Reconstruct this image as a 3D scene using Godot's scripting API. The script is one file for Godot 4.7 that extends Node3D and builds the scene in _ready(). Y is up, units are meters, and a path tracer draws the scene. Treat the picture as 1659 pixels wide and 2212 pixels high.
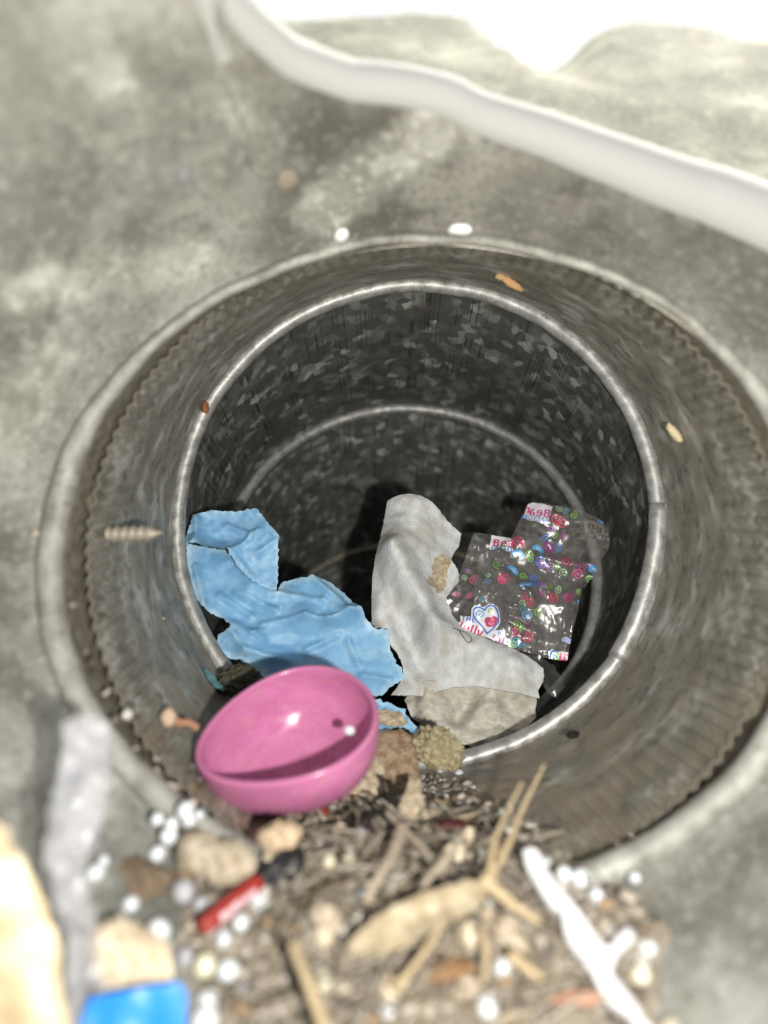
extends Node3D
# A galvanised duct elbow opening in a flared metal pan, with litter in its mouth, photographed close up with a small flash.
# Everything is measured in the frame of the survey: x right, y up, z towards the viewer, then turned into the world by T (the duct's mouth looks upward).

const F := 1640.0            # survey units per unit of slope
const CX := 829.5
const CY := 1106.0
const TILT := 0.5236         # the mouth faces the sky by this much
var T := Transform3D(Basis(Vector3(1, 0, 0), -TILT), Vector3(0, 0.45, 0))
var rng := RandomNumberGenerator.new()
var names := {}
var mats := {}

# ---------------------------------------------------------------- small helpers
func numbered(called: String) -> String:
	var n: int = names.get(called, 0)
	names[called] = n + 1
	return called if n == 0 else "%s_%03d" % [called, n]

func ray(p: Vector2) -> Vector3:
	return Vector3((p.x - CX) / F, (CY - p.y) / F, -1.0)

func sv(x: float, y: float, d: float) -> Vector3:      # a surveyed point: bearing and depth
	return ray(Vector2(x, y)) * d

func place(o: Node3D, at: Vector3, b := Basis()) -> void:
	o.transform = T * Transform3D(b, at)

func tag(o: Node3D, label: String, category: String, group := "") -> Node3D:
	o.set_meta("label", label)
	o.set_meta("category", category)
	if group != "":
		o.set_meta("group", group)
	return o

func thing(called: String, label: String, category: String, at: Vector3, b := Basis(), group := "") -> Node3D:
	var o := Node3D.new()
	o.name = numbered(called)
	add_child(o, true)
	place(o, at, b)
	tag(o, label, category, group)
	return o

func part(called: String, m: Mesh, mat: Material, parent: Node3D, xf := Transform3D()) -> MeshInstance3D:
	var o := MeshInstance3D.new()
	o.name = called
	o.mesh = m
	o.material_override = mat
	o.transform = xf
	parent.add_child(o, true)
	return o

func solo(called: String, m: Mesh, mat: Material, label: String, category: String, at: Vector3, b := Basis(), group := "") -> MeshInstance3D:
	var o := MeshInstance3D.new()
	o.name = numbered(called)
	o.mesh = m
	o.material_override = mat
	add_child(o, true)
	place(o, at, b)
	tag(o, label, category, group)
	return o

func noise(sd: int, freq: float, oct := 4, kind := FastNoiseLite.TYPE_SIMPLEX_SMOOTH) -> FastNoiseLite:
	var n := FastNoiseLite.new()
	n.seed = sd
	n.frequency = freq
	n.noise_type = kind
	n.fractal_octaves = oct
	n.fractal_type = FastNoiseLite.FRACTAL_FBM if oct > 1 else FastNoiseLite.FRACTAL_NONE
	return n

func build(v: PackedVector3Array, idx: PackedInt32Array, uv := PackedVector2Array(), col := PackedColorArray()) -> ArrayMesh:
	var nn := PackedVector3Array()
	nn.resize(v.size())
	for i in range(0, idx.size(), 3):
		var a := idx[i]
		var b := idx[i + 1]
		var c := idx[i + 2]
		var n := (v[c] - v[a]).cross(v[b] - v[a])
		nn[a] += n
		nn[b] += n
		nn[c] += n
	for i in nn.size():
		nn[i] = nn[i].normalized() if nn[i].length_squared() > 1e-24 else Vector3(0, 0, 1)
	var arr := []
	arr.resize(Mesh.ARRAY_MAX)
	arr[Mesh.ARRAY_VERTEX] = v
	arr[Mesh.ARRAY_NORMAL] = nn
	if uv.size() == v.size():
		arr[Mesh.ARRAY_TEX_UV] = uv
	if col.size() == v.size():
		arr[Mesh.ARRAY_COLOR] = col
	arr[Mesh.ARRAY_INDEX] = idx
	var m := ArrayMesh.new()
	m.add_surface_from_arrays(Mesh.PRIMITIVE_TRIANGLES, arr)
	return m

func grid(nu: int, nv: int, fn: Callable, flip := false) -> ArrayMesh:     # fn(s, t) -> Vector3 for s, t in 0..1
	var v := PackedVector3Array()
	var uv := PackedVector2Array()
	var idx := PackedInt32Array()
	for j in nv + 1:
		for i in nu + 1:
			var s := float(i) / nu
			var t := float(j) / nv
			v.append(fn.call(s, t))
			uv.append(Vector2(s, t))
	for j in nv:
		for i in nu:
			var a := j * (nu + 1) + i
			var b := a + 1
			var c := a + nu + 1
			var d := c + 1
			if flip:
				idx.append_array([a, c, b, b, c, d])
			else:
				idx.append_array([a, b, c, b, d, c])
	return build(v, idx, uv)

func tube(pts: Array, radii: Array, sides := 8, closed := false, rough := 0.0, sd := 1) -> ArrayMesh:
	var v := PackedVector3Array()
	var uv := PackedVector2Array()
	var idx := PackedInt32Array()
	var n := pts.size()
	var nz := noise(sd, 0.9, 2)
	var side := Vector3.ZERO
	for i in n:
		var a: Vector3 = pts[(i - 1 + n) % n] if (closed or i > 0) else pts[0]
		var b: Vector3 = pts[(i + 1) % n] if (closed or i < n - 1) else pts[n - 1]
		var d := (b - a).normalized()
		if side == Vector3.ZERO:
			side = d.cross(Vector3(0.13, 0.2, 0.97)).normalized()
		side = (side - d * side.dot(d)).normalized()
		var up := d.cross(side)
		var r: float = radii[i] if radii.size() > 1 else radii[0]
		for k in sides + 1:
			var w := TAU * (k % sides) / sides
			var rr := r * (1.0 + rough * nz.get_noise_2d(i * 1.3, (k % sides) * 1.7))
			v.append(pts[i] + (side * cos(w) + up * sin(w)) * rr)
			uv.append(Vector2(float(k) / sides, float(i) / n))
	var rows := n if closed else n - 1
	for i in rows:
		for k in sides:
			var p := i * (sides + 1) + k
			var q := ((i + 1) % n) * (sides + 1) + k
			idx.append_array([p, q, p + 1, p + 1, q, q + 1])
	if not closed:
		for e in [0, n - 1]:
			v.append(pts[e])
			uv.append(Vector2(0.5, 0.5))
			for k in sides:
				if e == 0:
					idx.append_array([v.size() - 1, k, k + 1])
				else:
					idx.append_array([v.size() - 1, e * (sides + 1) + k + 1, e * (sides + 1) + k])
	return build(v, idx, uv)

func smooth_path(ctrl: Array, n: int) -> Array:
	var c := Curve3D.new()
	for i in ctrl.size():
		var a: Vector3 = ctrl[maxi(i - 1, 0)]
		var b: Vector3 = ctrl[mini(i + 1, ctrl.size() - 1)]
		var t := (b - a) / 6.0
		c.add_point(ctrl[i], -t, t)
	var out := []
	for i in n:
		out.append(c.samplef(float(i) / (n - 1) * (ctrl.size() - 1)))
	return out

func blob(r: Vector3, amp: float, freq: float, sd: int, seg := 20, sharp := 0.0) -> ArrayMesh:   # an uneven lump; sharp flattens it into facets
	var nz := noise(sd, freq, 3)
	var cuts := []
	var g := RandomNumberGenerator.new()
	g.seed = sd
	for i in 9:
		cuts.append([Vector3(g.randfn(), g.randfn(), g.randfn()).normalized(), g.randf_range(0.62, 0.95)])
	var fn := func(s: float, t: float) -> Vector3:
		var d := Vector3(cos(TAU * s) * sin(PI * t), cos(PI * t), sin(TAU * s) * sin(PI * t))
		if s == 1.0:
			d = Vector3(sin(PI * t), cos(PI * t), 0)
		var k := 1.0
		if sharp > 0.0:
			for c in cuts:
				var q: float = d.dot(c[0])
				if q > 0.05:
					k = minf(k, lerpf(1.0, minf(1.0, float(c[1]) / q), sharp))
		k *= 1.0 + amp * nz.get_noise_3dv(d * 10.0)
		return Vector3(d.x * r.x, d.y * r.y, d.z * r.z) * k
	return grid(seg, seg / 2 + 2, fn, true)

func flat_basis(normal: Vector3, twist := 0.0) -> Basis:
	var n := normal.normalized()
	var u := Vector3(0, 1, 0).cross(n).normalized()
	var b := Basis(u, n.cross(u), n)
	return b * Basis(Vector3(0, 0, 1), twist)

# a sheet of something thin: outline in the survey, laid on its own plane, then cut, creased and given thickness in its own axes
class Lay:
	var at: Vector3
	var b: Basis
	func _init(a: Vector3, normal: Vector3) -> void:
		at = a
		var n := normal.normalized()
		var u := Vector3(0, 1, 0).cross(n).normalized()
		b = Basis(u, n.cross(u), n)
	func loc(x: float, y: float) -> Vector2:
		var d := Vector3((x - 829.5) / 1640.0, (1106.0 - y) / 1640.0, -1.0)
		var k := at.dot(b.z) / d.dot(b.z)
		var p := b.transposed() * (d * k - at)
		return Vector2(p.x, p.y)

func outline(lay: Lay, pts: Array, ox: float, oy: float, sc: float) -> PackedVector2Array:
	var out := PackedVector2Array()
	for p in pts:
		out.append(lay.loc(ox + sc * p[0], oy + sc * p[1]))
	return out

func sheet(poly_in: PackedVector2Array, step: float, hfn: Callable, thick: float, jag := 0.0, sd := 1, fray := 0.0, pale := Color.WHITE) -> ArrayMesh:
	var poly := poly_in
	if Geometry2D.is_polygon_clockwise(poly):
		poly.reverse()
	var nz := noise(sd, 900.0, 3)
	var edge := PackedVector2Array()
	for i in poly.size():
		var a := poly[i]
		var b := poly[(i + 1) % poly.size()]
		var n := maxi(1, int(ceil(a.distance_to(b) / step)))
		var side := (b - a).normalized().orthogonal()
		for k in n:
			var p := a.lerp(b, float(k) / n)
			edge.append(p + side * jag * nz.get_noise_2dv(p))
	var box := Rect2(edge[0], Vector2.ZERO)
	for p in edge:
		box = box.expand(p)
	var g := RandomNumberGenerator.new()
	g.seed = sd
	var pts := edge.duplicate()
	for inner in Geometry2D.offset_polygon(edge, -step * 0.55):
		if Geometry2D.is_polygon_clockwise(inner):
			continue
		var y := box.position.y
		var odd := 0
		while y < box.end.y:
			var x := box.position.x + (step * 0.5 if odd else 0.0)
			while x < box.end.x:
				var p := Vector2(x + g.randf_range(-0.2, 0.2) * step, y + g.randf_range(-0.2, 0.2) * step)
				if Geometry2D.is_point_in_polygon(p, inner):
					pts.append(p)
				x += step
			y += step * 0.87
			odd = 1 - odd
	var tri := Geometry2D.triangulate_delaunay(pts)
	var v := PackedVector3Array()
	var uv := PackedVector2Array()
	var n0 := pts.size()
	for p in pts:
		v.append(Vector3(p.x, p.y, hfn.call(p)))
		uv.append(Vector2((p.x - box.position.x) / box.size.x, 1.0 - (p.y - box.position.y) / box.size.y))
	var col := PackedColorArray()
	var usual := Color(0.5556, 0.5556, 0.5556)      # stored colours stop at 1: the material is that much brighter
	if fray > 0.0:                         # a torn, paler margin
		var loop := edge.duplicate()
		loop.append(edge[0])
		for p in pts:
			var d := 1e9
			for i in edge.size():
				d = minf(d, p.distance_squared_to(edge[i]))
			col.append((pale * 0.5556).lerp(usual, smoothstep(0.3, 1.0, sqrt(d) / fray * (1.0 + 0.9 * nz.get_noise_2dv(p * 0.4)))))
	var idx := PackedInt32Array()
	for i in range(0, tri.size(), 3):
		var a := tri[i]
		var b := tri[i + 1]
		var c := tri[i + 2]
		if not Geometry2D.is_point_in_polygon((pts[a] + pts[b] + pts[c]) / 3.0, edge):
			continue
		var ccw := (pts[b] - pts[a]).cross(pts[c] - pts[a]) > 0.0
		idx.append_array([a, c, b] if ccw else [a, b, c])
	if thick > 0.0:
		var m := idx.size()
		for i in n0:
			v.append(v[i] - Vector3(0, 0, thick))
			uv.append(uv[i])
			if fray > 0.0:
				col.append(col[i])
		for i in range(0, m, 3):
			idx.append_array([idx[i] + n0, idx[i + 2] + n0, idx[i + 1] + n0])
		var ne := edge.size()
		for i in ne:                      # the cut edge, with vertices of its own
			for q in [i, i + n0]:
				v.append(v[q])
				uv.append(uv[q])
				if fray > 0.0:
					col.append(pale * 0.5556)
		var e0 := n0 * 2
		for i in ne:
			var j := (i + 1) % ne
			idx.append_array([e0 + 2 * i, e0 + 2 * i + 1, e0 + 2 * j, e0 + 2 * j, e0 + 2 * i + 1, e0 + 2 * j + 1])
	return build(v, idx, uv, col)

func seg_d(p: Vector2, a: Vector2, b: Vector2) -> float:
	return p.distance_to(Geometry2D.get_closest_point_to_segment(p, a, b))

func tent(p: Vector2, a: Vector2, b: Vector2, w: float, h: float) -> float:      # a pressed fold
	var d := seg_d(p, a, b) / w
	return h * maxf(0.0, 1.0 - d)

func swell(p: Vector2, a: Vector2, b: Vector2, w: float, h: float) -> float:     # a soft roll
	var d := seg_d(p, a, b) / w
	return h * exp(-d * d)

# ---------------------------------------------------------------- textures
func ramp(stops: Array) -> Array:                     # [[at, Color], ...] -> 256 colours
	var out := []
	for i in 256:
		var t := i / 255.0
		var c: Color = stops[0][1]
		for k in stops.size() - 1:
			if t >= stops[k][0]:
				c = (stops[k][1] as Color).lerp(stops[k + 1][1], clampf((t - stops[k][0]) / maxf(stops[k + 1][0] - stops[k][0], 1e-4), 0, 1))
		out.append(c)
	return out

func tinted(n: FastNoiseLite, w: int, h: int, stops: Array, seamless := true) -> Image:
	var src: Image = n.get_seamless_image(w, h) if seamless else n.get_image(w, h)
	var d := src.get_data()
	var lut := ramp(stops)
	var r := PackedByteArray()
	var g := PackedByteArray()
	var b := PackedByteArray()
	for c in lut:
		r.append(int(c.r * 255))
		g.append(int(c.g * 255))
		b.append(int(c.b * 255))
	var out := PackedByteArray()
	out.resize(w * h * 3)
	for i in w * h:
		var k := d[i]
		out[i * 3] = r[k]
		out[i * 3 + 1] = g[k]
		out[i * 3 + 2] = b[k]
	return Image.create_from_data(w, h, false, Image.FORMAT_RGB8, out)

func overlay(base: Image, n: FastNoiseLite, lo: float, hi: float, c: Color, most: float) -> void:      # blends a colour in where the noise is high
	var w := base.get_width()
	var h := base.get_height()
	var d := n.get_seamless_image(w, h).get_data()
	var o := base.get_data()
	var cr := int(c.r * 255)
	var cg := int(c.g * 255)
	var cb := int(c.b * 255)
	var share := PackedFloat32Array()
	for i in 256:
		share.append(smoothstep(lo, hi, i / 255.0) * most)
	for i in w * h:
		var s := share[d[i]]
		if s > 0.0:
			o[i * 3] = int(lerpf(o[i * 3], cr, s))
			o[i * 3 + 1] = int(lerpf(o[i * 3 + 1], cg, s))
			o[i * 3 + 2] = int(lerpf(o[i * 3 + 2], cb, s))
	base.set_data(w, h, false, Image.FORMAT_RGB8, o)

func tex(im: Image) -> ImageTexture:
	return ImageTexture.create_from_image(im)

func mat(col: Color, rough := 0.7, metal := 0.0, t: Texture2D = null) -> StandardMaterial3D:
	var m := StandardMaterial3D.new()
	m.albedo_color = col
	m.roughness = rough
	m.metallic = metal
	m.albedo_texture = t
	return m

func tri_mat(t: Texture2D, scale: float, rough := 0.8, metal := 0.0, relief: Texture2D = null, cm := 0.0) -> StandardMaterial3D:
	var m := mat(Color.WHITE, rough, metal, t)
	m.uv1_triplanar = true
	m.uv1_scale = Vector3.ONE * scale
	if relief:
		m.heightmap_enabled = true
		m.heightmap_texture = relief
		m.heightmap_scale = cm
	return m

func grey(v: float) -> Color:
	return Color(v, v, v)

# ---------------------------------------------------------------- the duct's rings
class Ring:
	var c: Vector3
	var n: Vector3
	var u: Vector3
	var v: Vector3
	var ru: float
	var rv: float
	func _init(cc: Vector3, tx: float, ty: float, a: float, b: float) -> void:
		c = cc
		n = Vector3(sin(tx), sin(ty), 1.0).normalized()
		u = Vector3(0, 1, 0).cross(n).normalized()
		v = n.cross(u)
		ru = a
		rv = b
	func at(t: float, more := 0.0) -> Vector3:
		return c + u * (cos(t) * (ru + more)) + v * (sin(t) * (rv + more))

var r1 := Ring.new(Vector3(0.0103, -0.0062, -0.172), -0.03, 0.22, 0.0862, 0.0748)
var r2 := Ring.new(Vector3(0.0108, -0.0051, -0.1799), -0.04, 0.22, 0.0816, 0.0778)
var r3 := Ring.new(Vector3(0.0092, -0.0006, -0.2489), -0.08, 0.136, 0.08, 0.08)
var r4 := Ring.new(Vector3(0.0105, -0.0208, -0.3199), 0.0, 0.57, 0.08, 0.08)
var r5 := Ring.new(Vector3(0.0108, -0.083, -0.3906), 0.0, 0.78, 0.08, 0.08)
var r6 := Ring.new(Vector3(0.0108, -0.150, -0.425), 0.0, 1.3, 0.08, 0.08)

func loft(a: Ring, b: Ring, da: float, db: float, nu: int, nv: int, disp = null) -> ArrayMesh:
	# starts and ends at the bottom, so that a texture's seam lies under the litter
	var fn := func(s: float, t: float) -> Vector3:
		var w := -PI / 2 + TAU * (0.0 if s == 1.0 else s)
		var k := 0.0 if disp == null else float(disp.call(w, t))
		return a.at(w, da + k).lerp(b.at(w, db + k), t)
	return grid(nu, nv, fn, true)

func ring_tube(r: Ring, more: float, fwd: float, rad: float, n := 220, sides := 12, wave := 0.0, count := 0, wob := 0.0, sd := 5, top := 1.0) -> ArrayMesh:
	var pts := []
	var nz := noise(sd, 0.9, 2)
	for i in n:
		var w := TAU * i / n
		var k := wave * sin(count * w + 1.5 * nz.get_noise_1d(w * 3.0)) + wob * nz.get_noise_2d(cos(w) * 2.0, sin(w) * 2.0)
		pts.append(r.at(w, more + k) + r.n * (fwd + wob * 0.6 * nz.get_noise_2d(cos(w) * 3.0 + 9.0, sin(w) * 3.0)))
	var radii := []
	for i in n:
		radii.append(rad * lerpf(1.0, top, smoothstep(0.1, 0.8, sin(TAU * i / n))))
	return tube(pts, radii, sides, true, 0.04, sd)

# ---------------------------------------------------------------- the litter's bed
var bed_nz := noise(41, 60.0, 4)
var BED := [[-0.30, -0.10], [-0.245, -0.0855], [-0.225, -0.0795], [-0.2, -0.0768], [-0.18, -0.0752], [-0.165, -0.0742], [-0.15, -0.0738], [-0.14, -0.0770], [-0.13, -0.0830], [-0.12, -0.0890], [-0.10, -0.100], [-0.06, -0.125]]

func bed(x: float, z: float) -> float:
	var y := -0.125
	for i in BED.size() - 1:
		if z >= BED[i][0] and z <= BED[i + 1][0]:
			y = lerpf(BED[i][1], BED[i + 1][1], smoothstep(0, 1, (z - BED[i][0]) / (BED[i + 1][0] - BED[i][0])) * 0.5 + 0.5 * (z - BED[i][0]) / (BED[i + 1][0] - BED[i][0]))
	var left := -0.058
	var right := lerpf(0.022, 0.046, clampf((z + 0.21) / 0.07, 0, 1))
	right += 0.012 * bed_nz.get_noise_1d(z * 0.9 + 3.0)
	var off := maxf(left - x, x - right)
	if off > 0.0:
		y -= off * 0.35
	return y + 0.0016 * bed_nz.get_noise_2d(x, z)

func on_bed(x: float, y: float, lift := 0.0) -> Vector3:        # where a bearing meets the bed
	var d := ray(Vector2(x, y))
	var k := 0.09
	while k < 0.27:
		var p := d * k
		if p.y < bed(p.x, p.z) + lift or metal_gap(p) < lift:
			return p
		k += 0.0004
	return d * 0.24

func metal_gap(p: Vector3) -> float:          # about how far a point stands in front of the pan, the rim bead or the first length of duct
	var d := p - r1.c
	var a := d.dot(r1.u)
	var b := d.dot(r1.v)
	var h := d.dot(r1.n)
	var w := atan2(b / r1.rv, a / r1.ru)
	var r := Vector2(a, b).length()
	var q := r - Vector2(cos(w) * r1.ru, sin(w) * r1.rv).length()
	var gap := Vector2(q, h - 0.0015).length() - 0.0046
	if q > 0.0:
		gap = minf(gap, (h - 1.7 * maxf(0.0, q - 0.002) * smoothstep(0.0, 0.012, q)) * 0.51)
	elif h < -0.008:
		var t := clampf((p.z - r2.c.z) / (r3.c.z - r2.c.z), 0.0, 1.0)
		var c := r2.c.lerp(r3.c, t)
		gap = minf(gap, 0.079 - Vector2(p.x - c.x, p.y - c.y).length())
	return gap

# ---------------------------------------------------------------- the pan round the mouth
var pan_nz := noise(7, 14.0, 3)

func pan_point(w: float, q: float) -> Vector3:
	var up := sin(w)
	var s := 1.7 if up < 0.0 else lerpf(1.7, 6.0, pow(up, 1.3))
	var e := r1.u * cos(w) + r1.v * sin(w)
	var p := r1.at(w, 0.0)
	var h := s * maxf(0.0, q - 0.002) * smoothstep(0.0, lerpf(0.012, 0.004, maxf(up, 0.0)), q)
	var far := lerpf(0.075, 0.035, maxf(up, 0.0))
	if q > far:
		h -= (q - far) * s * 0.6
	h += 0.0015 * pan_nz.get_noise_3dv(p + e * q)
	if fold_b != Vector2.ZERO:
		var d := seg_d(Vector2(w * 0.09, q), Vector2(fold_a.x * 0.09, fold_a.y), Vector2(fold_b.x * 0.09, fold_b.y)) / 0.0045
		h += 0.0022 * exp(-d * d)
	return p + e * q + r1.n * h

func pan_hit(x: float, y: float) -> Vector2:          # (angle, distance out) of the pan under a bearing
	var best := Vector2.ZERO
	var least := 1e9
	var w0 := atan2(CY - y, x - CX - 80.0)
	for i in 61:
		var w := w0 + (i - 30) * 0.012
		for j in 50:
			var q := j * 0.0012
			var p := pan_point(w, q)
			var d := Vector2(CX - F * p.x / p.z - x, CY + F * p.y / p.z - y).length_squared()
			if d < least:
				least = d
				best = Vector2(w, q)
	return best

var fold_a := Vector2.ZERO
var fold_b := Vector2.ZERO
var rim := []      # [angle, distance out] where the pan ends

func rim_q(w: float) -> float:
	for i in rim.size() - 1:
		if w >= rim[i][0] and w <= rim[i + 1][0]:
			var before: float = rim[maxi(i - 1, 0)][1]
			var after: float = rim[mini(i + 2, rim.size() - 1)][1]
			return cubic_interpolate(rim[i][1], rim[i + 1][1], before, after, (w - rim[i][0]) / (rim[i + 1][0] - rim[i][0]))
	return 0.085

# ================================================================ the scene
func _ready() -> void:
	rng.seed = 11
	setup_view()
	make_materials()
	make_setting()
	make_duct()
	make_bed()
	make_blue_sheet()
	make_wipe()
	make_wrapper()
	make_egg()
	make_litter()
	make_beads()

func setup_view() -> void:
	var cam := Camera3D.new()
	cam.name = "camera"
	add_child(cam)
	cam.transform = T
	var at := CameraAttributesPhysical.new()
	at.frustum_focal_length = 26.0
	at.frustum_focus_distance = 0.262
	at.exposure_aperture = 26.0 / 4.5
	cam.attributes = at
	cam.keep_aspect = Camera3D.KEEP_HEIGHT
	cam.fov = rad_to_deg(2.0 * atan(1106.0 / F))
	cam.near = 0.01
	cam.far = 200.0
	cam.current = true
	var env := Environment.new()
	env.background_mode = Environment.BG_SKY
	var sky := ProceduralSkyMaterial.new()
	sky.sky_top_color = Color(0.52, 0.54, 0.57)
	sky.sky_horizon_color = Color(0.93, 0.94, 0.92)
	sky.sky_curve = 0.12
	sky.ground_bottom_color = Color(0.25, 0.24, 0.22)
	sky.ground_horizon_color = Color(0.6, 0.6, 0.56)
	sky.sun_angle_max = 4.0
	env.sky = Sky.new()
	env.sky.sky_material = sky
	env.background_energy_multiplier = 0.5
	env.tonemap_mode = Environment.TONE_MAPPER_LINEAR
	env.tonemap_exposure = 3.0
	env.sdfgi_enabled = true
	env.ssao_enabled = true
	env.ssil_enabled = true
	var we := WorldEnvironment.new()
	we.name = "environment"
	we.environment = env
	add_child(we)
	var sun := DirectionalLight3D.new()
	sun.name = "sun"
	sun.light_energy = 1.4
	sun.light_color = Color(1.0, 0.98, 0.94)
	sun.light_angular_distance = 0.5
	sun.shadow_enabled = true
	add_child(sun)
	sun.look_at_from_position(Vector3.ZERO, -Vector3(0.30, 0.62, -0.72), Vector3.UP)
	# the phone's flash, a little right of and below the lens
	var flash := AreaLight3D.new()
	flash.name = "flash"
	flash.area_size = Vector2(0.006, 0.006)
	flash.area_normalize_energy = true
	flash.light_energy = 0.020
	flash.light_color = Color(1.0, 0.985, 0.95)
	flash.shadow_enabled = true
	add_child(flash)
	flash.transform = T * Transform3D(Basis(), Vector3(0.028, -0.016, 0.002))

func make_materials() -> void:
	# galvanised spangle: crystals of zinc, most of them dark, with drip lines
	var cell := noise(3, 0.072, 1, FastNoiseLite.TYPE_CELLULAR)
	cell.cellular_return_type = FastNoiseLite.RETURN_CELL_VALUE
	cell.cellular_jitter = 1.0
	cell.domain_warp_enabled = true
	cell.domain_warp_amplitude = 16.0
	cell.domain_warp_frequency = 0.03
	var stops := [[0.0, Color(0.25, 0.255, 0.25)], [0.4, Color(0.29, 0.295, 0.29)], [0.7, Color(0.35, 0.355, 0.35)], [0.76, Color(0.385, 0.39, 0.385)], [0.9, Color(0.43, 0.435, 0.43)], [1.0, Color(0.55, 0.56, 0.55)]]
	var im := tinted(cell, 2048, 512, stops, false)
	im.resize(2048, 512)
	overlay(im, noise(8, 0.012, 4), 0.42, 0.75, Color(0.25, 0.245, 0.23), 0.75)
	var drip := noise(9, 0.22, 2)
	var strip := drip.get_image(2048, 8).get_data()
	var keep := noise(10, 0.015, 3).get_image(2048, 512).get_data()
	var o := im.get_data()
	for y in 512:
		for x in 2048:
			var i := y * 2048 + x
			var k := clampf((strip[x] - 138) / 60.0, 0, 1) * clampf((keep[i] - 100) / 70.0, 0, 1) * 0.38
			if k > 0.0:
				for c in 3:
					o[i * 3 + c] = int(o[i * 3 + c] * (1.0 - k))
	im.set_data(2048, 512, false, Image.FORMAT_RGB8, o)
	var spangle := tex(im)
	mats.spangle = mat(Color(1.85, 1.85, 1.8).linear_to_srgb(), 0.5, 0.2, spangle)
	mats.spangle.uv1_scale = Vector3(1, 0.7, 1)
	mats.spangle_low = mat(Color(2.1, 2.1, 2.05).linear_to_srgb(), 0.5, 0.1, spangle)
	mats.spangle_low.uv1_scale = Vector3(1, 0.8, 1)
	mats.spangle_low.uv1_offset = Vector3(0.37, 0.4, 0)
	# the dusty first length: dull zinc, brown dirt that lies in the bottom of the pipe
	var dull := tinted(noise(15, 0.012, 5), 2048, 512, [[0.25, Color(0.44, 0.435, 0.405)], [0.5, Color(0.50, 0.49, 0.46)], [0.65, Color(0.54, 0.535, 0.51)], [0.8, Color(0.64, 0.64, 0.63)]])
	overlay(dull, noise(16, 0.03, 3), 0.58, 0.80, Color(0.33, 0.325, 0.30), 0.6)
	var specks := noise(17, 0.16, 2)
	overlay(dull, specks, 0.70, 0.8, Color(0.62, 0.62, 0.6), 0.8)
	var dirt := noise(18, 0.01, 4).get_image(2048, 512).get_data()
	o = dull.get_data()
	for y in 512:
		for x in 2048:
			var i := y * 2048 + x
			var low := maxf(0.0, cos(TAU * x / 2048.0))
			var k := clampf(low * 1.3 - 0.55 + (dirt[i] - 128) / 160.0, 0, 0.85)
			o[i * 3] = int(lerpf(o[i * 3], 132, k))
			o[i * 3 + 1] = int(lerpf(o[i * 3 + 1], 122, k))
			o[i * 3 + 2] = int(lerpf(o[i * 3 + 2], 108, k))
	dull.set_data(2048, 512, false, Image.FORMAT_RGB8, o)
	mats.dusty = mat(Color(1.25, 1.23, 1.18).linear_to_srgb(), 0.55, 0.2, tex(dull))
	# beads and rims
	var worn := tinted(noise(21, 0.02, 4), 512, 512, [[0.2, Color(0.52, 0.515, 0.50)], [0.5, Color(0.66, 0.66, 0.65)], [0.8, Color(0.76, 0.76, 0.75)]])
	overlay(worn, noise(22, 0.12, 2), 0.68, 0.80, Color(0.3, 0.29, 0.27), 0.6)
	mats.bead = tri_mat(tex(worn), 18.0, 0.45, 0.45)
	mats.lip = tri_mat(tex(worn), 9.0, 0.6, 0.15)
	mats.lip.albedo_color = Color(0.78, 0.77, 0.72).linear_to_srgb()
	mats.bead_dark = tri_mat(tex(worn), 22.0, 0.5, 0.4)
	mats.bead_dark.albedo_color = Color(0.80, 0.77, 0.71)
	mats.crimp = mat(Color(0.46, 0.435, 0.39), 0.7, 0.2)
	mats.screw = mat(Color(0.64, 0.61, 0.55), 0.5, 0.3)
	# the pan
	var pan := tinted(noise(25, 0.004, 3), 1024, 1024, [[0.2, Color(0.40, 0.398, 0.375)], [0.45, Color(0.48, 0.478, 0.455)], [0.6, Color(0.56, 0.557, 0.53)], [0.8, Color(0.69, 0.688, 0.665)]])
	overlay(pan, noise(26, 0.018, 2), 0.56, 0.80, Color(0.66, 0.655, 0.63), 0.6)
	overlay(pan, noise(27, 0.012, 2), 0.55, 0.80, Color(0.36, 0.35, 0.32), 0.6)
	overlay(pan, noise(29, 0.09, 2), 0.62, 0.76, Color(0.36, 0.355, 0.33), 0.55)
	overlay(pan, noise(30, 0.07, 2), 0.66, 0.80, Color(0.74, 0.735, 0.71), 0.6)
	var bump := tex(noise(28, 0.05, 4).get_seamless_image(512, 512))
	mats.pan = tri_mat(tex(pan), 4.5, 0.62, 0.15, bump, 0.03)
	mats.pan.vertex_color_use_as_albedo = true
	mats.pan.albedo_color = Color(1.95, 1.96, 1.96).linear_to_srgb()
	mats.fold = mat(Color(0.64, 0.63, 0.59), 0.7, 0.1)
	mats.rim = mat(Color(0.66, 0.66, 0.65), 0.9, 0.0)
	# dirt and small things
	var soil := tinted(noise(31, 0.02, 5), 512, 512, [[0.25, Color(0.36, 0.33, 0.285)], [0.5, Color(0.50, 0.46, 0.405)], [0.75, Color(0.62, 0.58, 0.52)]])
	overlay(soil, noise(32, 0.09, 2), 0.68, 0.80, Color(0.2, 0.17, 0.14), 0.6)
	overlay(soil, noise(33, 0.14, 2), 0.68, 0.78, Color(0.8, 0.77, 0.7), 0.8)
	mats.soil = tri_mat(tex(soil), 14.0, 0.95, 0.0, tex(noise(34, 0.08, 4).get_seamless_image(512, 512)), 0.12)
	var grain := tex(noise(35, 0.1, 4).get_seamless_image(256, 256))
	var stone := tex(tinted(noise(36, 0.03, 5), 256, 256, [[0.3, Color(0.78, 0.74, 0.68)], [0.6, Color(0.95, 0.93, 0.9)], [0.8, Color.WHITE]]))
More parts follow.
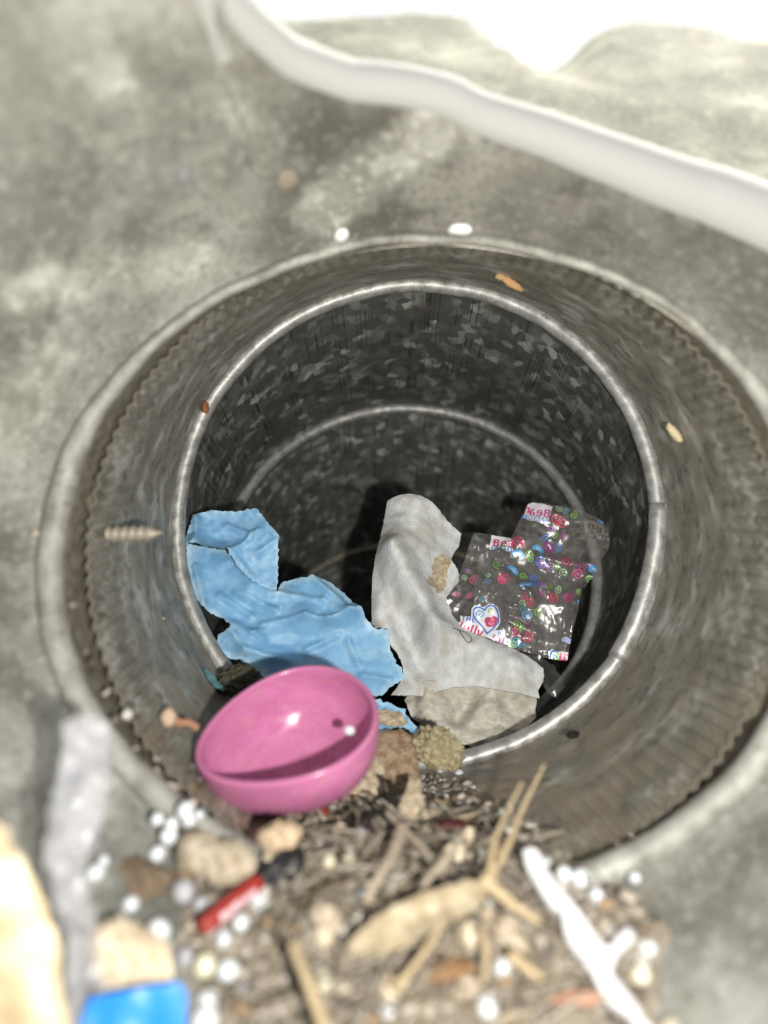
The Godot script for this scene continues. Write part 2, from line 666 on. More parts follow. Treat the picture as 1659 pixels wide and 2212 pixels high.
	for s in [["stone_grey", Color(0.76, 0.72, 0.66)], ["stone_tan", Color(0.84, 0.76, 0.66)], ["stone_pale", Color(0.93, 0.88, 0.79)], ["board", Color(0.66, 0.58, 0.50)], ["board_pale", Color(0.80, 0.75, 0.67)], ["chip", Color(0.50, 0.44, 0.38)], ["lint", Color(0.36, 0.36, 0.31)], ["foam", Color(0.80, 0.765, 0.64)], ["dark", Color(0.13, 0.115, 0.10)], ["rust", Color(0.62, 0.40, 0.30)]]:
		mats[s[0]] = tri_mat(stone, 40.0, 0.95, 0.0, grain, 0.06)
		mats[s[0]].albedo_color = s[1]
	for s in ["foam", "lint"]:
		mats[s].uv1_scale = Vector3.ONE * 130.0
		mats[s].heightmap_scale = 0.05
	mats.crust = tri_mat(stone, 60.0, 0.95, 0.0, grain, 0.03)
	mats.crust.albedo_color = Color(0.80, 0.745, 0.66)
	mats.bead_white = mat(Color(0.86, 0.86, 0.87), 0.6)
	mats.bead_white.subsurf_scatter_enabled = true
	mats.bead_white.subsurf_scatter_strength = 0.15
	mats.bead_cream = mat(Color(0.86, 0.84, 0.74), 0.6)
	mats.bead_grey = mat(Color(0.66, 0.66, 0.68), 0.5)
	mats.straw = mat(Color(0.68, 0.605, 0.48), 0.8)
	mats.straw_grey = mat(Color(0.64, 0.59, 0.52), 0.8)
	mats.straw_dark = mat(Color(0.33, 0.28, 0.20), 0.8)
	mats.leaf = tri_mat(stone, 30.0, 0.8)
	mats.leaf.albedo_color = Color(0.68, 0.64, 0.55)
	mats.white_plastic = mat(Color(0.80, 0.80, 0.81), 0.5)
	mats.red = mat(Color(0.56, 0.16, 0.14), 0.55)
	mats.black = mat(Color(0.10, 0.10, 0.11), 0.55)
	mats.blue_plastic = mat(Color(0.16, 0.52, 0.86), 0.4)
	mats.tan_sheet = tri_mat(stone, 20.0, 0.7)
	mats.tan_sheet.albedo_color = Color(0.80, 0.745, 0.63)
	mats.film = mat(Color(0.78, 0.78, 0.80, 0.46), 0.15)
	mats.film.transparency = BaseMaterial3D.TRANSPARENCY_ALPHA
	mats.clear = mat(Color(0.9, 0.9, 0.92, 0.05), 0.24)
	mats.clear.transparency = BaseMaterial3D.TRANSPARENCY_ALPHA

# ---------------------------------------------------------------- setting
func make_setting() -> void:
	var fn := func(s: float, t: float) -> Vector3:
		var r := 40.0 * t * t * t + 0.02
		return Vector3(cos(TAU * s) * r, 0.004 * pan_nz.get_noise_2d(s * 4, t), sin(TAU * s) * r - 0.3)
	var g := MeshInstance3D.new()
	g.name = "ground"
	g.mesh = grid(48, 40, fn, true)
	g.material_override = mats.soil
	g.set_meta("kind", "structure")
	g.set_meta("label", "pale dry ground behind the metal pan")
	add_child(g)
	# the edge of the pan follows the bright rolled rim at the upper right
	for p in [[2300.0, 1050.0], [1950.0, 860.0], [1659.0, 640.0], [1480.0, 490.0], [1330.0, 405.0], [1180.0, 340.0], [980.0, 288.0], [760.0, 230.0], [620.0, 165.0], [520.0, 70.0], [430.0, -80.0], [360.0, -260.0]]:
		var h := pan_hit(p[0], p[1])
		rim.append([h.x, h.y])
	fold_a = pan_hit(690, 475)
	fold_b = pan_hit(965, 225)
	rim.sort_custom(func(a, b): return a[0] < b[0])
	for pass_ in 2:                            # evens out the survey
		for i in range(1, rim.size() - 1):
			rim[i][1] = 0.25 * rim[i - 1][1] + 0.5 * rim[i][1] + 0.25 * rim[i + 1][1]
	rim.push_front([rim[0][0] - 0.25, 0.085])
	rim.push_back([rim[-1][0] + 0.35, 0.085])
	var pan := MeshInstance3D.new()
	pan.name = "pan"
	var pf := func(s: float, t: float) -> Vector3:
		var w := -PI / 2 + TAU * (0.0 if s == 1.0 else s)
		return pan_point(w, t * rim_q(w))
	var plain_pan := grid(420, 80, pf)
	var arr := plain_pan.surface_get_arrays(0)
	var painted_light := PackedColorArray()
	var on_pan := func(x: float, y: float) -> Vector3:
		var h := pan_hit(x, y)
		return pan_point(h.x, h.y)
	# bright patches, the one along the fold painting its caught light: [place, width, how bright, other end]
	var stains := [[on_pan.call(225, 158), 0.0046, 1.5], [on_pan.call(505, 260), 0.0034, 1.4], [on_pan.call(60, 640), 0.006, 1.7, on_pan.call(150, 600)], [on_pan.call(90, 780), 0.008, 1.55, on_pan.call(20, 900)], [on_pan.call(700, 465), 0.0075, 1.55, on_pan.call(950, 240)], [on_pan.call(250, 600), 0.006, 1.35, on_pan.call(420, 560)]]
	for p in (arr[Mesh.ARRAY_VERTEX] as PackedVector3Array):        # shade painted into the pan's colour round the top of the mouth
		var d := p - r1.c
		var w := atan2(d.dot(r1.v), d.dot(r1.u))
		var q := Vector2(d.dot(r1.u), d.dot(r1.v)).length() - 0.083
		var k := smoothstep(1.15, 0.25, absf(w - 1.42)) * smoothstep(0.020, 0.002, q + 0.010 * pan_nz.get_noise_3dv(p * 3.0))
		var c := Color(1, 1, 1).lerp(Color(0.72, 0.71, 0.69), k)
		for st in stains:
			var m: float = 1.0
			if st.size() == 3:
				m = p.distance_to(st[0]) / st[1]
			else:
				m = p.distance_to(Geometry3D.get_closest_point_to_segment(p, st[0], st[3])) / st[1]
			m *= 1.0 + 0.5 * pan_nz.get_noise_3dv(p * 6.0)
			c = c.lerp(Color(1, 1, 1.0) * float(st[2]), smoothstep(1.25, 0.55, m))
		painted_light.append(c * (1.0 / 1.8))
	pan.mesh = build(arr[Mesh.ARRAY_VERTEX], arr[Mesh.ARRAY_INDEX], arr[Mesh.ARRAY_TEX_UV], painted_light)
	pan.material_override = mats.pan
	pan.set_meta("kind", "structure")
	pan.set_meta("label", "weathered grey sheet metal pan flaring round the duct mouth")
	pan.transform = T
	add_child(pan)
	var pts := []
	var rr := []
	for i in 360:
		var w := -PI / 2 + TAU * i / 360.0
		var q := rim_q(w)
		var along := pan_point(w, q) - pan_point(w, q - 0.003)
		var across := pan_point(w + 0.03, q) - pan_point(w - 0.03, q)
		var up := along.cross(across).normalized()
		if up.dot(r1.n) < 0.0:
			up = -up
		var thick := lerpf(0.0042, 0.0072, smoothstep(1.7, 0.5, w))
		pts.append(pan_point(w, q) - up * (thick - 0.0002))
		rr.append(thick)
	part("rolled_rim", tube(pts, rr, 28, true, 0.0, 3), mats.rim, pan)
	# a pale bank of earth behind the pan, its notched crest against the bright sky
	var nz := noise(55, 2.2, 4)
	var bf := func(u: float, t: float) -> Vector3:
		var x := lerpf(-1.6, 1.9, u)
		var z := lerpf(-0.40, -1.5, t)
		var y := 0.335 + (-0.40 - z) * 0.31 + 0.012 * nz.get_noise_2d(x * 0.8, z * 0.8)
		var crest := 0.506 + 0.012 * nz.get_noise_1d(x * 4.0) + 0.006 * sin(x * 9.0)
		crest -= 0.070 * exp(-pow((x - 0.165) / 0.060, 2.0)) + 0.028 * exp(-pow((x - 0.37) / 0.09, 2.0))
		if z < -0.95:
			y = minf(y, crest - (-0.95 - z) * 0.25)
		return Vector3(x, minf(y, crest), z)
	var bank := MeshInstance3D.new()
	bank.name = "bank"
	bank.mesh = grid(220, 90, bf, true)
	var bm := tri_mat(mats.pan.albedo_texture, 1.6, 0.9)
	bm.albedo_color = Color(0.92, 0.925, 0.85)
	bank.material_override = bm
	bank.set_meta("kind", "structure")
	bank.set_meta("label", "out of focus pale bank with a notched crest behind the pan")
	add_child(bank)
	# flecks on the pan above the mouth
	for q in [[733, 483, 13, 13, "bright white fleck on the lip, left one of two at the top", 0.95], [997, 475, 22, 13, "oval bright white fleck on the lip, right one of two at the top", 0.95], [615, 375, 20, 20, "faint tan fleck on the pan above the duct mouth", 0.0], [390, 375, 16, 16, "small grey ring shaped fleck on the pan, left of the faint tan fleck", 0.5]]:
		var h := pan_hit(q[0], q[1])
		var p := pan_point(h.x, h.y)
		var k := -p.z / F
		var e := pan_point(h.x, h.y + 0.002) - p
		var tang := pan_point(h.x + 0.02, h.y) - p
		var bb := flat_basis(e.cross(tang) if e.cross(tang).z > 0.0 else tang.cross(e))
		var c: Color = grey(q[5]) if q[5] > 0.1 else Color(0.54, 0.50, 0.45)
		solo("fleck", blob(Vector3(q[2] * k * 1.15, q[3] * k * 1.35, 0.0009), 0.2, 0.12, 300 + int(q[0]), 18), mat(c, 0.7), q[4], "fleck", p, bb)

# ---------------------------------------------------------------- duct
func make_duct() -> void:
	var d := thing("duct_elbow", "galvanised metal duct elbow with raised ring seams, seen from its open mouth", "duct", Vector3.ZERO)
	part("rim_bead", ring_tube(r1, 0.0006, 0.0004, 0.0030, 240, 14, 0.0, 0, 0.0010, 4, 0.45), mats.lip, d)
	var inner := Ring.new(r2.c - r2.n * 0.006, -0.04, 0.22, 0.0845, 0.0800)
	part("collar", loft(r1, inner, -0.001, 0.0, 240, 6), mats.bead_dark, d)
	var nz := noise(61, 1.2, 3)
	var ribs := func(w: float, t: float) -> float:
		return 0.0008 * sin(132.0 * w + 6.0 * t + 1.2 * nz.get_noise_1d(w * 3.0)) * smoothstep(0.50, 0.0, t) + 0.0006 * nz.get_noise_2d(w * 3.0, t * 4.0)
	var first := part("gore", loft(r2, r3, 0.0, 0.0, 1320, 24, ribs), mats.dusty, d)
	first.set_meta("label", "dusty first length of duct with crimped ribs")
	var edge := part("crimped_edge", ring_tube(r2, 0.0002, 0.0002, 0.00042, 1320, 6, 0.00055, 132, 0.0006, 61), mats.crimp, d)
	edge.set_meta("label", "wavy crimped edge of the inner pipe")
	var dents := func(w: float, t: float) -> float:
		return 0.0005 * nz.get_noise_2d(w * 2.0 + 5.0, t * 3.0)
	part("gore", loft(r3, r4, -0.0006, 0.0, 240, 20, dents), mats.spangle, d)
	part("gore", loft(r4, r5, -0.0010, 0.0, 240, 20, dents), mats.spangle_low, d)
	part("gore", loft(r5, r6, -0.0014, 0.0, 240, 10, dents), mats.spangle_low, d)
	part("ring_seam", ring_tube(r3, -0.0010, 0.0, 0.0028, 300, 14, 0.0, 0, 0.0005, 6), mats.bead, d)
	part("ring_seam", ring_tube(r4, -0.0012, 0.0, 0.0026, 260, 14, 0.0, 0, 0.0004, 7), mats.bead, d)
	part("ring_seam", ring_tube(r5, -0.0012, 0.0, 0.0024, 220, 12, 0.0, 0, 0.0004, 8), mats.bead_dark, d)
	# a flat step just inside each seam
	part("seam_step", loft(Ring.new(r3.c - r3.n * 0.004, -0.08, 0.136, 0.0787, 0.0787), Ring.new(r3.c - r3.n * 0.0065, -0.08, 0.136, 0.0793, 0.0793), 0, 0, 240, 2), mats.bead_dark, d)
	part("seam_step", loft(Ring.new(r4.c - r4.n * 0.004, 0, 0.57, 0.0780, 0.0780), Ring.new(r4.c - r4.n * 0.0085, 0, 0.57, 0.0786, 0.0786), 0, 0, 240, 2), mats.bead_dark, d)
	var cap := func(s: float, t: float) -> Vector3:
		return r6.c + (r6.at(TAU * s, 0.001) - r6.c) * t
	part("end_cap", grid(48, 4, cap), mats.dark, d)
	# rivets
	var rv := part("rivet", blob(Vector3(0.0014, 0.0024, 0.0012), 0.2, 0.2, 71, 14), mats.rust, d, Transform3D(Basis(), sv(1384, 1116, 0.2720)))
	rv.set_meta("label", "rusty rivet in the right wall")
	part("rivet", blob(Vector3(0.0012, 0.0020, 0.0016), 0.2, 0.2, 72, 14), mats.rust, d, Transform3D(Basis(), sv(444, 880, 0.2440)))
	# the lapped joint of the first seam and its sprung tab
	var lap := []
	for k in 20:
		var w := lerpf(-0.62, 0.04, k / 19.0)
		lap.append(r3.at(w, -0.0012 - 0.0008 * sin(PI * k / 19.0)) + r3.n * 0.0004)
	part("seam_lap", tube(lap, [0.0030], 12, false, 0.08, 9), mats.bead, d)
	# a pointed screw through the wall on the left
	var sx := sv(250, 1154, 0.193)
	var scr := part("screw", screw_mesh(), mats.screw, d, Transform3D(Basis(Vector3(0, 0, -1), Vector3(1, 0.03, 0.0), Vector3(0, -1, 0)).orthonormalized(), sx))
	scr.set_meta("label", "pointed sheet metal screw poking through the left wall")

func screw_mesh() -> ArrayMesh:
	var fn := func(s: float, t: float) -> Vector3:
		var y := -0.002 + 0.0140 * t
		var r := 0.0017 * (1.0 - 0.9 * smoothstep(0.72, 1.0, t))
		var ph := fposmod(y / 0.0021 - s, 1.0)
		r *= 1.0 + 0.38 * maxf(0.0, 1.0 - absf(ph - 0.5) / 0.2)
		if t == 1.0:
			r = 0.0
		return Vector3(cos(TAU * s) * r, y, sin(TAU * s) * r)
	return grid(20, 70, fn)

# ---------------------------------------------------------------- the bed of dirt
func make_bed() -> void:
	var fn := func(s: float, t: float) -> Vector3:
		var x := lerpf(-0.105, 0.10, s)
		var z := lerpf(-0.240, -0.07, t)
		return Vector3(x, bed(x, z) + 0.0006 * bed_nz.get_noise_2d(x * 6.0, z * 6.0), z)
	var b := MeshInstance3D.new()
	b.name = "dirt"
	b.mesh = grid(200, 170, fn, false)
	b.material_override = mats.soil
	b.set_meta("kind", "stuff")
	b.set_meta("label", "brown grey dirt spread over the lip of the duct mouth")
	b.set_meta("category", "dirt")
	b.transform = T
	add_child(b)
	var g := RandomNumberGenerator.new()
	g.seed = 5
	crumbs("soil_crumbs", blob(Vector3.ONE, 0.5, 0.12, 81, 10, 0.6), 5200, 0.0003, 0.0012, g, [Color(0.28, 0.245, 0.20), Color(0.17, 0.145, 0.12), Color(0.36, 0.32, 0.27), Color(0.10, 0.085, 0.07), Color(0.42, 0.385, 0.34)], "loose crumbs of earth and grit over the lip of the duct")
	crumbs("pale_chips", blob(Vector3(1, 0.5, 0.8), 0.5, 0.14, 82, 10, 0.8), 900, 0.0007, 0.0026, g, [Color(0.50, 0.46, 0.40), Color(0.45, 0.39, 0.31), Color(0.56, 0.54, 0.50), Color(0.28, 0.19, 0.11)], "pale grit and seed husks among the litter")
	var st := tube([Vector3(-1, 0, 0), Vector3(-0.3, 0.02, 0.03), Vector3(0.4, -0.01, -0.02), Vector3(1, 0.03, 0.02)], [0.03, 0.045, 0.04, 0.015], 6)
	var mm := MultiMesh.new()
	mm.transform_format = MultiMesh.TRANSFORM_3D
	mm.use_colors = true
	mm.mesh = st
	mm.instance_count = 1100
	for i in 1100:
		var z := g.randf_range(-0.185, -0.10)
		var x := g.randfn(0.006, 0.019)
		var l := g.randf_range(0.002, 0.0065)
		var bs := Basis(Vector3(0, 1, 0), g.randf() * TAU) * Basis(Vector3(0, 0, 1), g.randfn(0.0, 0.35))
		mm.set_instance_transform(i, Transform3D(bs.scaled_local(Vector3(l, l * g.randf_range(0.4, 1.5), l * g.randf_range(0.4, 1.5))), Vector3(x, bed(x, z) + g.randf_range(0.0003, 0.0036), z)))
		mm.set_instance_color(i, [Color(0.36, 0.30, 0.21), Color(0.32, 0.285, 0.23), Color(0.42, 0.375, 0.30), Color(0.16, 0.125, 0.09)][g.randi() % 4] * g.randf_range(0.7, 1.1))
	var mi := MultiMeshInstance3D.new()
	mi.name = "chaff"
	mi.multimesh = mm
	var m := mat(Color.WHITE, 0.8)
	m.vertex_color_use_as_albedo = true
	mi.material_override = m
	mi.transform = T
	mi.set_meta("kind", "stuff")
	mi.set_meta("label", "tangle of short dry straw and chaff in front of the duct")
	mi.set_meta("category", "chaff")
	add_child(mi)

func crumbs(called: String, mesh: Mesh, n: int, lo: float, hi: float, g: RandomNumberGenerator, cols: Array, label: String) -> void:
	var mm := MultiMesh.new()
	mm.transform_format = MultiMesh.TRANSFORM_3D
	mm.use_colors = true
	mm.mesh = mesh
	mm.instance_count = n
	for i in n:
		var z := -0.228 + 0.14 * g.randf()
		var right := lerpf(0.03, 0.05, clampf((z + 0.21) / 0.07, 0, 1))
		var x := g.randf_range(-0.068 if z > -0.168 else -0.046, right) if g.randf() < 0.6 else g.randfn(-0.005, 0.02)
		var s := lerpf(lo, hi, pow(g.randf(), 2.2))
		var y := bed(x, z)
		var wall := -0.0051 - sqrt(maxf(0.0, 0.0795 * 0.0795 - (x - 0.01) * (x - 0.01)))
		if z < -0.165:
			y = maxf(y, wall)
		mm.set_instance_transform(i, Transform3D(Basis.from_euler(Vector3(g.randf() * TAU, g.randf() * TAU, g.randf() * TAU)).scaled(Vector3(s, s * g.randf_range(0.6, 1.0), s)), Vector3(x, y + s * 0.3, z)))
		mm.set_instance_color(i, cols[g.randi() % cols.size()] * g.randf_range(0.8, 1.2))
	var mi := MultiMeshInstance3D.new()
	mi.name = called
	mi.multimesh = mm
	var m := mat(Color.WHITE, 0.95)
	m.vertex_color_use_as_albedo = true
	mi.material_override = m
	mi.transform = T
	mi.set_meta("kind", "stuff")
	mi.set_meta("label", label)
	mi.set_meta("category", "grit")
	add_child(mi)

# ---------------------------------------------------------------- torn blue sheet
func make_blue_sheet() -> void:
	var scuff := tinted(noise(91, 0.012, 4), 512, 512, [[0.2, Color(0.47, 0.67, 0.83)], [0.5, Color(0.51, 0.71, 0.865)], [0.75, Color(0.56, 0.75, 0.89)]])
	var ridged := noise(92, 0.012, 4)
	ridged.fractal_type = FastNoiseLite.FRACTAL_RIDGED
	overlay(scuff, ridged, 0.84, 0.97, Color(0.80, 0.90, 0.96), 0.7)
	overlay(scuff, noise(93, 0.008, 5), 0.62, 0.76, Color(0.66, 0.80, 0.90), 0.4)
	var m := mat(Color.WHITE, 0.5, 0.0, tex(scuff))
	m.vertex_color_use_as_albedo = true
	m.albedo_color = Color(1.8, 1.8, 1.8).linear_to_srgb()
	var scr := Lay.new(sv(600, 1330, 0.262), Vector3(0.10, 0.42, 0.9))
	var P := func(x: float, y: float) -> Vector2: return scr.loc(331.8 + 0.38 * x, 1061.8 + 0.38 * y)
	var o := thing("torn_blue_sheet", "torn piece of thin blue sheet with creases, between pink half egg and duct wall", "plastic sheet", scr.at, scr.b)
	var body := [[205, 330], [190, 430], [215, 540], [250, 630], [300, 690], [370, 720], [440, 770], [442, 800], [370, 830], [360, 890], [400, 945], [500, 970], [560, 1010], [700, 1100], [900, 1160], [1100, 1200], [1250, 1180], [1300, 1172], [1340, 1130], [1420, 1090], [1400, 1040], [1370, 1000], [1340, 940], [1330, 860], [1330, 810], [1250, 800], [1160, 700], [1080, 600], [1000, 530], [900, 495], [800, 505], [722, 530], [705, 590], [640, 470], [420, 350], [300, 330]]
	var cr := noise(94, 170.0, 3)
	var cell := noise(95, 120.0, 1, FastNoiseLite.TYPE_CELLULAR)
	cell.cellular_return_type = FastNoiseLite.RETURN_DISTANCE
	var l1: Array = [P.call(430, 420), P.call(560, 560)]
	var l2: Array = [P.call(560, 560), P.call(1100, 720)]
	var l3: Array = [P.call(620, 770), P.call(860, 730)]
	var l4: Array = [P.call(860, 730), P.call(980, 760)]
	var l5: Array = [P.call(980, 760), P.call(1170, 705)]
	var l6: Array = [P.call(900, 500), P.call(1120, 720)]
	var l7: Array = [P.call(440, 820), P.call(560, 860)]
	var l8: Array = [P.call(520, 930), P.call(760, 970)]
	var sharp := []
	for c in [[470, 590, 700, 690], [620, 770, 860, 732], [860, 732, 985, 762], [985, 762, 1170, 705], [900, 505, 1110, 715], [560, 820, 800, 770], [520, 915, 770, 975], [440, 800, 530, 940], [700, 590, 960, 640], [960, 640, 1080, 720], [1100, 860, 1160, 1000], [250, 450, 300, 690], [870, 900, 1050, 830], [1180, 1060, 1330, 1100], [380, 600, 560, 720], [400, 740, 620, 850]]:
		sharp.append([P.call(c[0], c[1]), P.call(c[2], c[3])])
	var edge_w: Array = [P.call(200, 330), P.call(300, 690)]
	var wr := noise(90, 110.0, 3)
	wr.fractal_type = FastNoiseLite.FRACTAL_RIDGED
	var fa: Vector2 = P.call(440, 390)
	var fb: Vector2 = P.call(585, 565)
	var fnrm := (fb - fa).orthogonal().normalized()
	var h := func(p: Vector2) -> float:
		var k := 0.0003 * wr.get_noise_2dv(p) + 0.0004 * cr.get_noise_2dv(p * 0.4) + 0.0003 * (cell.get_noise_2dv(p * 0.6) + 0.5)
		k += tent(p, l1[0], l1[1], 0.007, 0.0033) + tent(p, l2[0], l2[1], 0.010, 0.0030) + tent(p, l3[0], l3[1], 0.007, 0.0027) + tent(p, l4[0], l4[1], 0.006, 0.0025)
		k += tent(p, l5[0], l5[1], 0.0035, 0.0030) + tent(p, l6[0], l6[1], 0.006, 0.0030) + tent(p, l7[0], l7[1], 0.006, 0.0042) + tent(p, l8[0], l8[1], 0.005, 0.0030)
		k += tent(p, edge_w[0], edge_w[1], 0.004, 0.0012)
		for c in sharp:
			k += tent(p, c[0], c[1], 0.0017, 0.0016)
		k += 6.0 * p.x * p.x * 0.7
		return k
	var bp := outline(scr, body, 331.8, 1061.8, 0.38)
	part("lower_panel", sheet(bp, 0.00085, h, 0.00025, 0.0006, 96, 0.0022, Color(1.7, 1.32, 1.12)), m, o)
	var flap := [[245, 185], [205, 330], [195, 420], [235, 372], [430, 400], [520, 500], [580, 555], [700, 585], [706, 560], [712, 420], [716, 310], [640, 220], [590, 150], [480, 165], [340, 155]]
	var f1: Array = [P.call(235, 372), P.call(440, 400)]
	var f2: Array = [P.call(440, 400), P.call(580, 300)]
	var f3: Array = [P.call(600, 400), P.call(700, 330)]
	var f4: Array = [P.call(262, 200), P.call(258, 350)]
	var f5: Array = [P.call(440, 400), P.call(560, 530)]
	var sharp2 := []
	for c in [[235, 376, 440, 402], [262, 200, 256, 350], [440, 400, 545, 330], [545, 330, 600, 280], [600, 400, 705, 335], [470, 420, 560, 520], [430, 240, 560, 300], [600, 180, 690, 300]]:
		sharp2.append([P.call(c[0], c[1]), P.call(c[2], c[3])])
	var h2 := func(p: Vector2) -> float:
		var k := 0.0036 + 0.28 * absf((p - fa).dot(fnrm)) + 0.0005 * wr.get_noise_2dv(p + Vector2(0.3, 0.1)) + 0.0004 * cr.get_noise_2dv(p * 0.4 + Vector2(3, 1)) + 0.0003 * (cell.get_noise_2dv(p * 0.6 + Vector2(0.4, 0.2)) + 0.5)
		k += tent(p, f1[0], f1[1], 0.005, 0.0030) + tent(p, f2[0], f2[1], 0.008, 0.0018) + tent(p, f3[0], f3[1], 0.009, 0.0018) + tent(p, f4[0], f4[1], 0.004, 0.0014) + tent(p, f5[0], f5[1], 0.006, 0.0014)
		for c in sharp2:
			k += tent(p, c[0], c[1], 0.0016, 0.0015)
		k += 4.0 * p.x * p.x
		return k
	var fl := part("folded_flap", sheet(outline(scr, flap, 331.8, 1061.8, 0.38), 0.00085, h2, 0.00025, 0.0006, 97, 0.0014, Color(1.5, 1.25, 1.1)), m, o)
	fl.set_meta("label", "upper flap folded over")
	# smaller scraps of the same blue by the brown board
	var s2 := Lay.new(sv(850, 1550, 0.229), Vector3(0.2, 0.75, 0.65))
	var hs := func(p: Vector2) -> float: return 0.0012 * cr.get_noise_2dv(p * 1.5) + 0.0012 * cell.get_noise_2dv(p)
	solo("blue_scrap", sheet(outline(s2, [[1250, 1165], [1330, 1190], [1430, 1240], [1460, 1300], [1500, 1340], [1515, 1400], [1485, 1400], [1440, 1340], [1370, 1330], [1300, 1365], [1200, 1360]], 331.8, 1061.8, 0.38), 0.0012, hs, 0.0003, 0.001, 98, 0.0008, Color(1.5, 1.25, 1.1)), m, "small crumpled blue scrap beside the brown board, right of the pink half egg", "plastic scrap", s2.at, s2.b)
	var s3 := Lay.new(sv(858, 1558, 0.2265), Vector3(0.1, 0.7, 0.7))
	solo("paper_scrap", sheet(outline(s3, [[1265, 1235], [1330, 1225], [1400, 1250], [1450, 1300], [1420, 1330], [1370, 1315], [1330, 1330], [1270, 1290]], 331.8, 1061.8, 0.38), 0.0012, hs, 0.0004, 0.0012, 99), mats.board_pale, "beige torn paper scrap lying on the small blue scrap", "paper scrap", s3.at, s3.b)

# ---------------------------------------------------------------- grey white wipe
func make_wipe() -> void:
	var im := tinted(noise(101, 0.02, 4), 512, 512, [[0.2, Color(0.85, 0.84, 0.82)], [0.5, Color(0.90, 0.895, 0.88)], [0.8, Color(0.94, 0.935, 0.925)]])
	overlay(im, noise(102, 0.006, 3), 0.60, 0.80, Color(0.78, 0.73, 0.65), 0.3)
	overlay(im, noise(103, 0.25, 2), 0.76, 0.86, Color(0.48, 0.42, 0.34), 0.6)
	var fib := noise(104, 0.05, 3)
	var m := mat(Color.WHITE, 0.95, 0.0, tex(im))
	m.heightmap_enabled = true
	m.heightmap_texture = tex(noise(105, 0.11, 4).get_seamless_image(512, 512))
	m.heightmap_scale = 0.02
	m.uv1_scale = Vector3(1.4, 1.4, 1)
	m.albedo_color = Color(0.91, 0.925, 0.94)
	var lay := Lay.new(sv(960, 1330, 0.272), Vector3(-0.05, 0.42, 0.9))
	var P := func(x: float, y: float) -> Vector2: return lay.loc(763.1 + 0.38 * x, 1028.6 + 0.38 * y)
	var o := thing("used_wipe", "folded grey white fibrous wipe with brown stains, left of clear wrapper", "wipe", lay.at, lay.b)
	var up := [[200, 200], [230, 188], [270, 183], [330, 184], [380, 192], [430, 208], [480, 235], [520, 268], [550, 290], [615, 330], [608, 370], [600, 400], [575, 440], [560, 470], [556, 492], [585, 530], [602, 565], [600, 600], [560, 650], [530, 700], [560, 800], [620, 880], [700, 920], [870, 975], [930, 1000], [1000, 1040], [1080, 1090], [1085, 1130], [1078, 1170], [1050, 1222], [1060, 1262], [900, 1235], [720, 1195], [640, 1200], [560, 1205], [470, 1230], [400, 1252], [290, 1250], [215, 1240], [250, 1200], [290, 1150], [280, 1090], [260, 1040], [230, 1000], [200, 960], [150, 900], [110, 860], [110, 760], [115, 660], [130, 560], [150, 480], [165, 390], [180, 300]]
	var n1 := noise(106, 60.0, 3)
	var a1: Array = [P.call(330, 230), P.call(250, 620)]
	var a2: Array = [P.call(235, 520), P.call(450, 900)]
	var a3: Array = [P.call(450, 900), P.call(880, 1100)]
	var a4: Array = [P.call(310, 800), P.call(380, 1100)]
	var a5: Array = [P.call(150, 820), P.call(330, 1160)]
	var h := func(p: Vector2) -> float:
		var k := 0.0022 * n1.get_noise_2dv(p) + swell(p, a1[0], a1[1], 0.013, 0.014)
		k += swell(p, a2[0], a2[1], 0.0055, 0.0105) + swell(p, a3[0], a3[1], 0.007, 0.007) - swell(p, a4[0], a4[1], 0.005, 0.005) + swell(p, a5[0], a5[1], 0.004, 0.0055)
		return k
	var rolled := part("upper_fold", sheet(outline(lay, up, 763.1, 1028.6, 0.38), 0.0011, h, 0.0009, 0.0003, 107), m, o)
	rolled.set_meta("label", "rolled upper fold of the wipe")
	var low := [[330, 1180], [290, 1260], [310, 1310], [330, 1360], [400, 1410], [500, 1470], [570, 1505], [650, 1530], [700, 1552], [760, 1560], [810, 1548], [860, 1530], [960, 1450], [1050, 1360], [1046, 1310], [1052, 1280], [1058, 1210], [900, 1170], [700, 1140], [450, 1160]]
	var b1: Array = [P.call(590, 1330), P.call(690, 1230)]
	var b2: Array = [P.call(720, 1210), P.call(800, 1330)]
	var b3: Array = [P.call(420, 1200), P.call(400, 1340)]
	var b4: Array = [P.call(800, 1330), P.call(1000, 1330)]
	var b5: Array = [P.call(500, 1420), P.call(760, 1500)]
	var h2 := func(p: Vector2) -> float:
		var k := -0.0036 + 0.0042 * n1.get_noise_2dv(p * 1.6 + Vector2(1, 2))
		k += tent(p, b1[0], b1[1], 0.006, -0.0060) + tent(p, b2[0], b2[1], 0.006, 0.0066) + tent(p, b3[0], b3[1], 0.005, 0.005) + tent(p, b4[0], b4[1], 0.006, -0.004) + swell(p, b5[0], b5[1], 0.008, 0.003)
		return k
	var m2 := m.duplicate()
	m2.albedo_color = Color(0.90, 0.89, 0.855)
	var lw := part("lower_fold", sheet(outline(lay, low, 763.1, 1028.6, 0.38), 0.0011, h2, 0.0009, 0.0004, 108), m2, o)
	lw.set_meta("label", "crumpled lower fold of the wipe")
	# the brown smear on the fold, a crust of sand grains
	var sm := func(p: Vector2) -> float: return float(h.call(p)) + 0.0003 + 0.0003 * n1.get_noise_2dv(p * 30.0)
	var crust := part("sand_crust", sheet(outline(lay, [[455, 520], [480, 490], [515, 470], [550, 485], [553, 520], [528, 570], [530, 620], [505, 680], [480, 690], [455, 660], [430, 665], [422, 640], [450, 600], [447, 560]], 763.1, 1028.6, 0.38), 0.0009, sm, 0.0004, 0.0010, 109), mats.crust, o)
	crust.set_meta("label", "brown crust of dirt on the fold")
